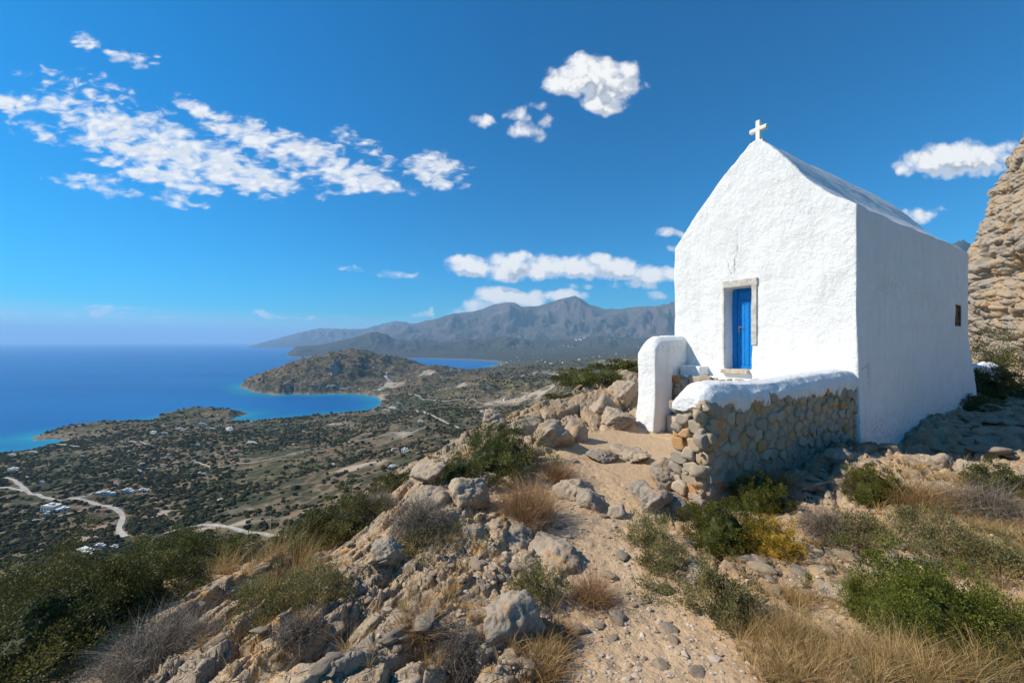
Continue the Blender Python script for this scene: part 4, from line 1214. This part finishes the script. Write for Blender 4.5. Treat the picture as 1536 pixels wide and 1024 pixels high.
            out.append((q, f, {'tint': np.clip(a['tint']+r.normal(0, .18)+.55*tn[k], 0, 1)}))
        V, Fc, at = join(out)
        tag(link(name, mesh_np(name, V, Fc, mt, False, attrs=at)), lab, 'grass', kind='stuff')
    grass('dry_grass', [(1140,1560,915,1030,520,1.),(1080,1200,900,1030,60,.7),(1200,1560,850,930,70,.8),(1440,1560,730,850,120,.9),(1330,1470,700,760,50,.9),(1180,1330,770,830,50,.7),(290,470,815,862,170,1.7),(790,950,880,1030,60,.8),
      (560,760,780,1020,46,.7),(700,850,690,790,70,.9),(230,560,870,1020,70,.7),(560,720,850,1020,50,.6),(1060,1200,800,930,40,.6),(1430,1475,690,710,8,1.2),(880,960,700,900,10,.5),(960,1090,860,1020,40,.5)], DG, 'dry straw grass on the slope', 3, .20, .0026, .8)
    grass('olive_grass', [(1090,1560,900,1030,150,.9),(1350,1560,740,850,160,.9),(1150,1420,800,860,50,.6),(830,960,860,1000,26,.7),(560,720,790,840,30,.7),(330,560,850,930,26,.6)], OG, 'olive green grass among the straw', 4, .15, .0028, .8)

# ---- scrub of the plain
def build_scrub():
    r = np.random.default_rng(21)
    n = 175000
    u = r.uniform(-1.5, 1.0, n); 
    # about even on the ground, thinner with distance
    Y = np.exp(r.uniform(math.log(190), math.log(3800), n)); keep = r.uniform(0, 1, n) < np.clip((Y/900.)**.9, .22, 1); 
    X = u*Y*.93
    X, Y = X[keep], Y[keep]
    z, E, d = far_H(X, Y)
    px, py = px_of(X, Y, z)
    cov = fbm(X/150., Y/150., 4, 501)+.6*fbm(X/40., Y/40., 3, 502)
    bare = patch(BAREW, X, Y); gr = patch(GREENW, X, Y)
    pen = np.exp(-(((X+1000)/700)**2+((Y-2450)/750)**2))
    brown = .8*brown_of(X, Y, E)*(Y < 1200)+np.exp(-((px-470)/150)**2-((py-745)/50)**2)+.6*np.exp(-((px-700)/120)**2-((py-590)/25)**2)
    ok = (d > 12) & (r.uniform(0, 1, len(X)) < np.clip(.60+cov*1.25-bare*.85-gr*.15-pen*.45-.42*brown, .04, 1)) & (py > 500) & (px > -60) & (px < 1100)
    X, Y, z = X[ok], Y[ok], z[ok]
    rd = ROADMASK(X, Y); X, Y, z = X[~rd], Y[~rd], z[~rd]
    n = len(X)
    base = []
    for k in range(6):
        b = bmesh.new(); bmesh.ops.create_icosphere(b, subdivisions=2, radius=1)
        ico = np.array([v.co for v in b.verts]); fc = np.array([[v.index for v in f.verts] for f in b.faces]); b.free()
        q = 1+.30*vnoise(ico[:, 0]*1.6+k*9, ico[:, 1]*1.6+ico[:, 2]*1.3, 5)+.18*np.random.default_rng(k).normal(size=len(ico))
        V = ico*q[:, None]; up = V[:, 2] > -.35; f2 = fc[up[fc].all(1)]
        used = np.unique(f2); mp = np.full(len(V), -1); mp[used] = np.arange(len(used)); base.append((V[used], mp[f2]))
    lo = []
    for k in range(6):
        b = bmesh.new(); bmesh.ops.create_icosphere(b, subdivisions=1, radius=1)
        ico = np.array([v.co for v in b.verts]); fc = np.array([[v.index for v in f.verts] for f in b.faces]); b.free()
        lo.append((ico*(1+.22*np.random.default_rng(k).normal(size=(len(ico), 1))), fc))
    VV, FF, TT = [], [], []; off = 0
    near = Y < 650
    rad = np.clip(r.gamma(4, .42, n)+.35, .6, 4.2)*np.clip(.72+Y/2600., .72, 1.5)
    tint = np.clip(r.normal(.45, .25, n), 0, 1)
    for grp, sel in ((base, near), (lo, ~near)):
        kk = r.integers(0, 6, n)
        for k in range(6):
            m = np.nonzero(sel & (kk == k))[0]
            if not len(m): continue
            V, f = grp[k]
            s = rad[m]
            an = r.uniform(0, 6.28, len(m)); c, sn = np.cos(an), np.sin(an)
            v = V[None]*np.stack([s*r.uniform(.8, 1.4, len(m)), s*r.uniform(.8, 1.2, len(m)), s*r.uniform(.6, 1.0, len(m))], -1)[:, None]
            v = np.stack([v[..., 0]*c[:, None]-v[..., 1]*sn[:, None], v[..., 0]*sn[:, None]+v[..., 1]*c[:, None], v[..., 2]], -1)
            v = v+np.stack([X[m], Y[m], z[m]+s*.25], -1)[:, None]
            VV.append(v.reshape(-1, 3)); FF.append((f[None]+(off+np.arange(len(m))*len(V))[:, None, None]).reshape(-1, 3)); off += len(m)*len(V)
            TT.append(np.repeat(tint[m], len(V)))
    mt, N, out = material('olive_and_carob_foliage')
    p = objco(N); t = N.attr('tint')
    c = N.mix(N.ramp(t, .0, .6), (.022, .024, .012), (.046, .046, .020)); c = N.mix(N.ramp(t, .6, 1.), c, (.095, .082, .036))
    c = N.mix(N.ramp(N.noise(p, 1.3, 4, .7), .4, .7, 0, .5), c, (.070, .075, .034))
    finish(N, out, c, .9, N.bump(N.noise(p, 2.2, 4, .7), .9, .8), .05)
    me = mesh_np('scrub', np.vstack(VV), np.vstack(FF), mt, False, attrs={'tint': np.concatenate(TT)})
    tag(link('scrub', me), 'olive trees and bushes dotting the coastal plain', 'scrub', kind='stuff')
    print('scrub', n, len(me.polygons))

ROADS = [
 ('pale road that crosses the plain and meets the bend', [(-20,731),(0,731),(20,733),(37,737)], 5.0),
 ('pale asphalt road winding past the white villa', [(8,716),(22,720),(30,727),(40,737),(62,746),(90,751),(108,751),(126,746),(142,756),(160,759),(176,763),(187,772),(183,782),(177,790),(180,800),(188,805)], 6.0),
 ('side road branching towards the long farmhouse', [(108,751),(128,744),(140,738),(160,737)], 4.5),
 ('driveway below the white villa', [(38,783),(52,781),(75,776),(100,772),(128,765)], 3.6),
 ('pale dirt road below the rocky terraces', [(246,800),(265,795),(285,790),(307,786),(325,787),(340,790),(355,795),(372,798),(390,800),(410,803),(428,806)], 5.0),
 ('thin farm track winding across the middle of the plain', [(150,712),(200,701),(235,703),(262,691),(300,694),(332,702),(368,694),(402,690)], 2.6),
 ('thin track behind the near headland', [(60,663),(90,666),(122,670),(160,663),(192,661),(225,667)], 3.2),
 ('thin track crossing towards the stony ridge', [(402,690),(430,684),(470,672),(505,667),(560,656),(610,652),(640,640)], 3.0),
 ('thin track on the brown hill behind the beach', [(600,590),(640,599),(672,602),(700,599),(735,609),(768,603)], 4.0),
 ('coast road on the peninsula', [(420,575.5),(445,576.5),(470,578),(490,581),(515,583.5),(540,585)], 5.0),
 ('zigzag track up the peninsula hill', [(515,557),(505,552),(497,547),(506,541),(512,536)], 6.0),
 ('beach road at the bay', [(548,588),(565,585),(580,578),(584,570),(578,563),(583,557)], 12.0),
 ('dirt road running inland from the beach', [(625,615),(640,620),(652,625),(668,633),(688,642)], 6.0),
 ('track across the foothills behind the bay', [(765,566),(785,563),(800,561),(815,559),(830,558)], 9.0),
]
RW = None
def road_points():
    global RW
    RW = []
    for lab, pts, w in ROADS:
        q = np.array([ray_far(a, b)[:2] for a, b in pts])
        # smooth, even spacing
        t = np.r_[0, np.cumsum(np.hypot(*np.diff(q, axis=0).T))]
        nn = max(8, int(t[-1]/8)); s = np.linspace(0, t[-1], min(nn, 200))
        x = np.interp(s, t, q[:, 0]); y = np.interp(s, t, q[:, 1])
        for _ in range(max(2, len(s)//12)):
            x[1:-1] = .25*x[:-2]+.5*x[1:-1]+.25*x[2:]; y[1:-1] = .25*y[:-2]+.5*y[1:-1]+.25*y[2:]
        RW.append((lab, np.c_[x, y], w))
def ROADMASK(X, Y):
    m = np.zeros(len(X), bool)
    for _, q, w in RW:
        for a, b in zip(q[:-1], q[1:]):
            v = b-a; L2 = v@v+1e-9; lo = np.minimum(a, b)-w*1.6; hi = np.maximum(a, b)+w*1.6
            s = np.nonzero((X > lo[0]) & (X < hi[0]) & (Y > lo[1]) & (Y < hi[1]))[0]
            if len(s):
                t = np.clip(((X[s]-a[0])*v[0]+(Y[s]-a[1])*v[1])/L2, 0, 1)
                m[s] |= np.hypot(X[s]-a[0]-t*v[0], Y[s]-a[1]-t*v[1]) < w*.5+2.2
    return m
def build_roads():
    RM = mat_simple('pale_road_surface', (.42, .38, .33), .95, .12, .2, .2, .1, .1)
    for lab, q, w in RW:
        d = np.gradient(q, axis=0); d /= np.linalg.norm(d, axis=1)[:, None]+1e-9; nrm = np.c_[-d[:, 1], d[:, 0]]
        cols = []; w = w*(.8 if w > 4.4 else 1)
        for s in (-.5, -.17, .17, .5):
            ww = w*(1+.18*np.sin(np.arange(len(q))*.9+s*5))
            p = q+nrm*(ww*s)[:, None]
            z = far_H(p[:, 0], p[:, 1])[0]
            cols.append(np.c_[p, z])
        c = np.stack(cols, 1); c[..., 2] = np.maximum(c[..., 2], c[..., 2].mean(1, keepdims=True))+.45
        sk = c[:, [0, -1]].copy(); sk[..., 2] -= .9
        c = np.concatenate([sk[:, :1], c, sk[:, 1:]], 1)
        tag(link('road', mesh_np('road', c.reshape(-1, 3), grid_faces(len(q), 6)[:, ::-1], RM, False)), lab, 'road', kind='structure')

def build_houses():
    WH = mat_simple('white_house_paint', (.72, .69, .63), .85, .04, .3, .1, .02)
    TC = mat_simple('terracotta_roof_tile', (.38, .17, .09), .9, .15, 1.5, .3, .05)
    OC = mat_simple('ochre_render', (.55, .42, .30), .9, .08, .3, .1, .02)
    DKW = mat_simple('dark_window_glass', (.03, .04, .05), .2, .1, 1, .05, .01, .5)
    def house(kind, L, Wd, H):
        bm = bmesh.new()
        bm_box(bm, -L/2, L/2, -Wd/2, Wd/2, -3, H)
        bm_box(bm, L/2+.01, L/2+L*.45, -Wd/2, Wd*.2, -3, H*.62)
        if kind == 'tile':
            r = [bm.verts.new(p) for p in ((-L/2-.4, -Wd/2-.4, H+.03), (L/2+.4, -Wd/2-.4, H+.03), (L/2+.4, Wd/2+.4, H+.03), (-L/2-.4, Wd/2+.4, H+.03), (-L/2-.4, 0, H+1.8), (L/2+.4, 0, H+1.8))]
            for q in ((0, 1, 5, 4), (2, 3, 4, 5), (0, 4, 3), (1, 2, 5), (0, 3, 2, 1)):
                f = bm.faces.new([r[i] for i in q]); f.material_index = 1
        else:
            bm_box(bm, -L/2+.05, L/2-.05, -Wd/2+.05, -Wd/2+.35, H+.01, H+.6); bm_box(bm, -L/2+.05, L/2-.05, Wd/2-.35, Wd/2-.05, H+.01, H+.6)
            bm_box(bm, -L*.1, L*.2, -Wd*.2, Wd*.2, H+.01, H+2.0)
        k = max(2, int(L/3.2))
        for i in range(k):
            x = -L/2+L*(i+.5)/k
            bm_box(bm, x-.55, x+.55, -Wd/2-.04, -Wd/2-.005, H*.3 if i % 3 else 0, H*.72, 2)
        return bm
    V = {}
    for nm, kd, L, Wd, H, m0 in (('a', 'flat', 10, 8, 4.2, WH), ('b', 'flat', 15, 8, 6.2, WH), ('c', 'tile', 12, 9, 4.2, WH), ('d', 'flat', 20, 8, 3.8, WH), ('e', 'tile', 11, 8, 4.5, OC), ('f', 'flat', 7, 6, 3.4, WH)):
        V[nm] = bm_mesh('house', house(kd, L, Wd, H), [m0, TC, DKW])
    single = [
     (77,766,'b',1.5,'white two-storey villa beside the bend of the road'),(72,773,'f',1.2,'small annexe below the white villa at the road bend'),(88,763,'d',.8,'long low wing behind the white villa at the road bend'),
     (128,829,'d',1.0,'long white farmhouse in the trees at lower left'),(148,820,'a',.7,'white shed at the right end of the long farmhouse'),(171,822,'f',.8,'tiny white hut right of the long farmhouse'),
     (154,741,'d',1.0,'long white house on the side road'),(190,738,'a',1.2,'white house with yard right of the side road'),(213,737,'a',1.0,'white cube house where the rocky terraces begin'),
     (230,650,'b',1.2,'white house on the green saddle of the headland'),(245,651,'a',1.2,'tan-walled neighbour of the white saddle house'),(268,645,'d',1.3,'long ochre house on the headland meadow'),(275,648,'e',1.4,'ochre house with tiled roof on the headland meadow'),
     (302,638,'b',1.4,'white block below the headland crest'),(315,644,'d',1.2,'low white row right of the block below the headland crest'),(344,646,'b',1.7,'bright white villa above the near bay'),
     (352,679,'c',1.5,'house with pyramid roof alone on the plain'),(376,665,'d',1.2,'long grey-white shed on the plain'),(296,668,'f',1.2,'white hut left of the long shed'),
     (20,707,'b',1.3,'white house at the left edge above the road fork'),(18,684,'b',1.0,'white beach house at the left edge of the shore'),(48,679,'d',.9,'long white building by the small cove'),
     (590,567,'d',2.0,'long white hotel on the neck of the peninsula'),(578,566,'b',1.8,'white block left of the long hotel on the neck'),(583,572,'d',1.6,'lower white wing of the hotel on the neck'),(570,585,'a',1.8,'white house beside the beach road'),
     (588,612,'d',1.5,'long blue-grey resort block behind the beach'),(577,616,'d',1.3,'resort row nearest the water'),(597,607,'b',1.3,'resort house at the inland end of the beach'),(560,618,'a',1.2,'small resort house by the left end of the beach'),
     (588,702,'a',1.0,'white shed on the stony ridge track'),(630,633,'a',1.3,'white house on the inland dirt road'),(607,677,'f',1.5,'lone white hut under the stony ridge'),
    ]
    r = np.random.default_rng(31)
    for px, py, k, s, lab in single:
        X, Y, z = ray_far(px, py)
        o = link('house', V[k]); o.location = (X, Y, z+.2); o.rotation_euler = (0, 0, r.normal(0, .35)); s *= .72; o.scale = (s, s, s)
        tag(o, lab, 'house')
    groups = [
     ('tiny white house of the village around the far bay', 'houses around the far bay', [(735,552),(745,551),(752,548),(757,546),(760,544),(766,541),(772,543),(778,541),(784,543),(789,537),(798,537),(805,535),(806,542),(813,540),(818,543),(826,546),(715,552),(703,553),(690,556),(678,556),(680,557.5),(783,531),(800,532),(812,531),(775,536),(824,556),(840,541),(845,544)], 'abcf', 1.15),
     ('far white house of the hillside village', 'houses of the hillside village', [(862,508),(866,507),(870,506),(874,505),(878,504),(882,502),(886,501),(864,510),(868,509),(872,508),(876,507),(880,505),(884,504),(870,510)], 'ab', 2.6),
     ('far house scattered in the green hills under the mountains', 'scattered far houses', [(845,519),(852,520),(858,521),(915,509),(922,508),(920,511),(950,521),(958,521),(962,522),(905,530),(917,533),(925,531),(870,540),(880,538),(890,536),(900,535),(937,503),(945,501),(955,502),(725,502),(727,500),(790,518),(797,517),(740,517),(830,524),(850,527)], 'abce', 1.6),
     ('small white house dotted among the olive trees of the near plain', 'houses dotted over the near plain', [(193,678),(207,708),(245,698),(122,685),(88,675),(213,697),(305,712),(318,702),(300,711),(267,714),(430,631),(433,640),(486,643),(367,637),(377,633),(465,649),(455,648),(120,684),(62,724),(40,716),(175,725),(165,715),(330,752),(500,697),(545,676),(540,677),(590,675),(595,674),(290,692),(232,690),(253,683),(345,690),(410,662),(440,668)], 'acf', .55),
     ('white house on the hills between the two bays', 'houses between the two bays', [(530,546),(520,557),(478,560),(497,561),(537,541),(623,569),(640,561),(575,548),(560,552),(507,574),(650,578),(672,583),(648,597),(655,600),(575,584),(595,592),(583,588),(700,600),(722,618),(735,615),(757,600),(745,590),(660,585),(615,560),(610,553)], 'acf', .75),
    ]
    for lab, grp, pts, kinds, s0 in groups:
        for px, py in pts:
            X, Y, z = ray_far(px, py)
            if z <= SEA+.5: continue
            o = link('house', V[kinds[r.integers(len(kinds))]]); s = s0*r.uniform(.8, 1.25)
            o.location = (X, Y, z+.2); o.rotation_euler = (0, 0, r.normal(0, .5)); o.scale = (s, s, s)
            tag(o, lab, 'house', grp)
    # two lattice pylons on the hill behind the beach
    ST = mat_simple('galvanised_steel', (.55, .55, .55), .5, .05, 3, .05, .01, .5)
    for px, py, hp, lab in ((732,604,28,'taller steel power pylon on the brown hill behind the beach'), (752,601,18,'shorter steel power pylon right of the taller one')):
        X, Y, z = ray_far(px, py); H = hp/F*Y
        bm = bmesh.new(); b = H*.055; t = H*.014; k = .010*H
        for sx in (-1, 1):
            for sy in (-1, 1):
                vs = []
                for (w, h) in ((b, -2), (t, H)):
                    vs.append([bm.verts.new((sx*w+dx, sy*w+dy, h)) for dx, dy in ((-k/2, -k/2), (k/2, -k/2), (k/2, k/2), (-k/2, k/2))])
                for j in range(4): bm.faces.new([vs[0][j], vs[0][(j+1) % 4], vs[1][(j+1) % 4], vs[1][j]])
        for f in (.15, .3, .45, .6, .75):
            w = b+(t-b)*f; bm_box(bm, -w, w, -w, w, H*f, H*f+k*.8)
        for f in (.80, .90): bm_box(bm, -H*.11, H*.11, -k*.6, k*.6, H*f, H*f+k)
        root = empty('power_pylon', (X, Y, z)); tag(root, lab, 'pylon')
        link('mast', bm_mesh('mast', bm, ST), root)
        bm = bmesh.new()
        for f in (.80, .90):
            for x in (-.105, .105): bm_box(bm, x*H-k*.4, x*H+k*.4, -k*.4, k*.4, H*f-k*3, H*f-.01)
        link('insulator', bm_mesh('insulator', bm, ST), root)
# ------------------------------------------------------------------ sky, sun, air, camera
CUMULUS = [ # centre px, half width, half height, weight
 (888,112,66,34,1.),(915,128,52,26,1.),(850,130,42,20,1.),(905,155,38,20,.9),(940,105,26,16,.8),(865,95,24,16,.8),(872,88,20,14,.8),
 (722,183,22,12,.62),(790,195,30,16,.66),(775,172,26,12,.5),(820,183,16,12,.55),(800,205,22,9,.5),(805,160,20,9,.42),
 (1430,240,84,30,1.),(1405,240,50,26,.9),(1480,238,54,26,.8),(1370,252,36,15,.7),(1525,225,22,16,.5),(1375,322,32,13,.62),(1400,312,18,6,.4),
 (705,400,42,20,1.),(760,402,46,24,1.),(815,402,50,22,1.),(870,400,48,22,1.),(925,405,44,20,1.),(975,412,46,16,1.),(690,392,26,14,.8),(775,386,24,12,.9),(895,388,26,13,.9),(1010,412,40,12,.9),(950,428,40,9,.55),
 (745,445,44,17,1.),(790,450,40,16,1.),(845,445,40,12,.9),(720,460,30,13,.85),(765,440,22,10,.8),(690,468,30,9,.5),(648,462,7,10,.5),(640,472,30,6,.4),
 (995,350,22,9,.66),(1008,352,20,7,.5),(1012,372,10,6,.4),(990,445,30,7,.5),(880,430,40,5,.3),
]
ALTO = [ # long rippled sheets
 (140,175,110,30,.28,.75),(60,160,60,15,.25,.7),(10,155,36,18,.35,.85),(180,200,120,40,.30,1.),(270,230,150,46,.26,1.),(350,262,130,28,.18,1.),(250,262,120,22,.2,.9),(420,275,50,12,.05,.6),
 (300,165,50,14,.4,.8),(380,205,90,24,.42,.9),(460,235,100,30,.30,1.),(550,268,70,24,.2,.9),(650,256,44,30,.2,.95),(690,268,16,14,.2,.6),(530,210,30,14,.4,.5),(565,232,40,14,.5,.5),(530,285,36,8,-.1,.5),
 (130,65,30,14,.2,.62),(200,90,46,12,.30,.66),(170,80,30,8,.3,.5),(110,62,12,6,.4,.4),(235,85,12,8,.4,.4),
 (60,120,40,12,.3,.42),(90,112,40,8,.3,.4),(120,135,50,10,.3,.45),(170,130,50,10,.5,.35),(60,205,40,8,.2,.42),(40,190,30,8,.3,.3),
 (130,275,60,12,.2,.55),(200,290,80,9,.22,.52),(270,297,40,6,.3,.45),(140,268,50,8,.2,.45),
 (590,410,60,6,.08,.40),(560,405,24,4,.05,.35),(620,410,16,3,.1,.35),
 (100,470,160,6,.03,.42),(20,468,60,6,.03,.4),(190,462,60,4,0,.38),(430,473,80,4,.03,.36),(190,468,40,4,.03,.4),
]
def build_world():
    w = bpy.data.worlds.new('World'); SC.world = w; w.use_nodes = True
    t = w.node_tree; t.nodes.clear(); N = NT(t)
    sky = N.add('ShaderNodeTexSky', sky_type='NISHITA')
    sky.sun_disc = False; sky.sun_elevation = SUN_EL; sky.sun_rotation = math.atan2(SUN_H[0], SUN_H[1])
    sky.altitude = 260; sky.air_density = SKY_AIR; sky.dust_density = SKY_DUST; sky.ozone_density = SKY_OZ
    g = N.add('ShaderNodeTexCoord').outputs['Generated']
    sx = N.add('ShaderNodeSeparateXYZ', {0: g})
    y = N.math('MAXIMUM', sx.outputs[1], .02)
    u = N.math('DIVIDE', sx.outputs[0], y); v = N.math('DIVIDE', sx.outputs[2], y)
    uv = N.add('ShaderNodeCombineXYZ', {0: u, 1: v, 2: 0.}).outputs[0]
    def field(blobs, name):
        gt = bpy.data.node_groups.new(name, 'ShaderNodeTree')
        gt.interface.new_socket('P', in_out='INPUT', socket_type='NodeSocketVector'); gt.interface.new_socket('B', in_out='OUTPUT', socket_type='NodeSocketFloat')
        G = NT(gt); gi = G.add('NodeGroupInput'); go = G.add('NodeGroupOutput')
        gx = G.add('ShaderNodeSeparateXYZ', {0: gi.outputs[0]})
        acc = None
        for b in blobs:
            px, py, a, c = b[:4]; rot = b[4] if len(b) == 6 else 0.; wt = b[-1]
            # each shape waits for the one before it (z carries the running value, scaled to nothing)
            vin = gi.outputs[0] if acc is None else G.add('ShaderNodeCombineXYZ', {0: gx.outputs[0], 1: gx.outputs[1], 2: acc}).outputs[0]
            mp = G.add('ShaderNodeMapping', {'Vector': vin, 'Location': ((px-CX)/F, (CY-py)/F, 0), 'Rotation': (0, 0, -rot), 'Scale': (a/F, c/F, 1e5)}, vector_type='TEXTURE')
            q = G.add('ShaderNodeVectorMath', {0: mp.outputs[0], 1: mp.outputs[0]}, operation='DOT_PRODUCT').outputs['Value']
            f = G.math('MULTIPLY_ADD', q, -wt*.85, wt)
            acc = f if acc is None else G.add('ShaderNodeMath', {0: acc, 1: f, 2: .15}, operation='SMOOTH_MAX').outputs[0]
        acc = G.math('MAXIMUM', acc, -1.5)
        G.l.new(acc, go.inputs[0])
        return gt
    gc = field(CUMULUS, 'cumulus_shapes'); ga = field(ALTO, 'altocumulus_shapes')
    def use(gt, P):
        n = t.nodes.new('ShaderNodeGroup'); n.node_tree = gt; t.links.new(P, n.inputs[0]); return n.outputs[0]
    # cumulus: rounded billows
    def cum(P):
        wob = N.noise(P, 9, 3, .6, col=True)
        P2 = N.vmath('ADD', P, N.vmath('MULTIPLY', N.vmath('SUBTRACT', wob, (.5, .5, .5)), (.045, .03, 0)))
        B = N.math('MULTIPLY', use(gc, P2), 1.25)
        f = N.noise(P, 24, 9, .60, .3)
        vo = N.math('SUBTRACT', 1., N.vor(N.vmath('ADD', P, N.vmath('MULTIPLY', wob, (.03, .03, 0))), 34, 'F1'))
        n = N.math('ADD', N.math('MULTIPLY', N.math('SUBTRACT', f, .5), 2.0), N.math('MULTIPLY', N.math('SUBTRACT', vo, .62), .50))
        return N.math('ADD', N.math('SUBTRACT', B, .30), n), B
    d0, B0 = cum(uv)
    d1, B1 = cum(N.vmath('ADD', uv, (-.016, .034, 0)))
    a0 = N.ramp(d0, -.22, .70)
    lit = N.ramp(N.math('SUBTRACT', d0, d1), -.25, .35)
    thick = N.ramp(d0, .10, .75)
    sh = N.math('MULTIPLY', N.math('SUBTRACT', 1., lit), thick)
    ccol = N.mix(sh, (CLB*1.02, CLB*1.01, CLB), (CLB*.42, CLB*.47, CLB*.56))  # sunlit tops and shaded undersides are painted into the cloud colour
    # altocumulus: cells drawn out along the sheet
    Pr = N.mapping(uv, (1, 2.1, 1), (0, 0, .30))
    wob = N.noise(Pr, 8, 4, .6, col=True)
    P3 = N.vmath('ADD', uv, N.vmath('MULTIPLY', N.vmath('SUBTRACT', wob, (.5, .5, .5)), (.07, .045, 0)))
    Ba = use(ga, P3)
    f = N.noise(Pr, 17, 9, .60, .5); cells = N.math('SUBTRACT', 1., N.vor(N.vmath('ADD', Pr, N.vmath('MULTIPLY', wob, (.03, .03, 0))), 42, 'SMOOTH_F1'))
    na = N.math('ADD', N.math('MULTIPLY', N.math('SUBTRACT', f, .5), 3.4), N.math('MULTIPLY', N.math('SUBTRACT', cells, .65), .8))
    da = N.math('ADD', N.math('SUBTRACT', Ba, .12), na)
    aa = N.math('MULTIPLY', N.ramp(da, -.15, 1.0), .97)
    acol = N.mix(N.math('MULTIPLY', N.ramp(cells, .75, .45), N.ramp(da, .4, 1.4)), (CLB, CLB*1.005, CLB*1.01), (CLB*.70, CLB*.75, CLB*.82))
    front = N.ramp(sx.outputs[1], .02, .08)
    # sky colour
    s = N.mix(1., sky.outputs[0], SKY_TINT, 'MULTIPLY')
    s = N.add('ShaderNodeHueSaturation', {'Saturation': SKY_SAT, 'Color': s}).outputs[0]
    s = N.mix(N.math('MULTIPLY', aa, front), s, acol)
    s = N.mix(N.math('MULTIPLY', a0, front), s, ccol)
    bg = N.add('ShaderNodeBackground', {'Color': s, 'Strength': SKY_STR})
    o = N.add('ShaderNodeOutputWorld'); t.links.new(bg.outputs[0], o.inputs[0])
    w.cycles.sampling_method = 'MANUAL'; w.cycles.sample_map_resolution = 512

def build_light():
    L = bpy.data.lights.new('sun', 'SUN'); L.energy = SUN_E; L.angle = math.radians(.55); L.color = (1., .91, .77)
    o = bpy.data.objects.new('sun', L); COL.objects.link(o)
    h = SUN_H/np.linalg.norm(SUN_H)
    d = Vector((h[0]*math.cos(SUN_EL), h[1]*math.cos(SUN_EL), math.sin(SUN_EL)))
    o.rotation_euler = d.to_track_quat('Z', 'Y').to_euler()
    o.location = d*50

def build_haze():
    m = bpy.data.materials.new('sea_air'); m.use_nodes = True; t = m.node_tree; t.nodes.clear(); N = NT(t)
    out = N.add('ShaderNodeOutputMaterial')
    v = N.add('ShaderNodeVolumePrincipled', {'Color': HAZE_COL+(1,), 'Density': HAZE_D, 'Anisotropy': .0})
    t.links.new(v.outputs[0], out.inputs['Volume'])
    bm = bmesh.new(); bm_box(bm, -62000, 62000, -4000, 62000, SEA-32, 1500)
    tag(link('haze', bm_mesh('haze', bm, m)), 'pale blue sea haze over the coast', 'haze', kind='stuff')
    m.volume_intersection_method if False else None
    try: m.cycles.homogeneous_volume = True
    except Exception: pass

def build_camera():
    c = bpy.data.cameras.new('camera'); c.sensor_width = 36; c.lens = 36*F/1536; c.clip_start = .05; c.clip_end = 200000
    o = bpy.data.objects.new('camera', c); COL.objects.link(o); o.rotation_euler = (math.pi/2, 0, 0)
    SC.camera = o

def settings():
    SC.render.engine = 'CYCLES'
    c = SC.cycles; c.max_bounces = 6; c.diffuse_bounces = 4; c.glossy_bounces = 2; c.transmission_bounces = 2; c.volume_bounces = 2; c.transparent_max_bounces = 4
    c.use_denoising = True; c.use_adaptive_sampling = True; c.adaptive_threshold = .02
    c.caustics_reflective = False; c.caustics_refractive = False
    try: c.denoiser = 'OPENIMAGEDENOISE'; c.denoising_input_passes = 'RGB_ALBEDO_NORMAL'
    except Exception: pass
    v = SC.view_settings; SC.display_settings.display_device = 'sRGB'
    v.view_transform = 'Standard'; v.look = 'None'; v.exposure = EXPO; v.gamma = 1; v.use_curve_mapping = False

SKY_AIR, SKY_DUST, SKY_OZ = 1.0, .5, 3.0
SKY_TINT = (.62, .86, 1.0); SKY_SAT = 1.85; SKY_STR = .106; CLB = 7.2
SUN_E = 4.6; EXPO = .36
HAZE_D = 4.6e-5; HAZE_COL = (.45, .74, 1.0)
import time as _t
def step(f, *a):
    t0 = _t.time(); f(*a); print('%-18s %.1fs' % (f.__name__, _t.time()-t0))
step(settings); step(build_camera); step(build_world); step(build_light)
step(build_sea); step(build_far); step(road_points); step(build_roads); step(build_houses); step(build_scrub)
step(build_near); step(build_chapel); step(build_cliff); step(build_white_wall); step(build_rocks); step(build_plants); step(build_haze)
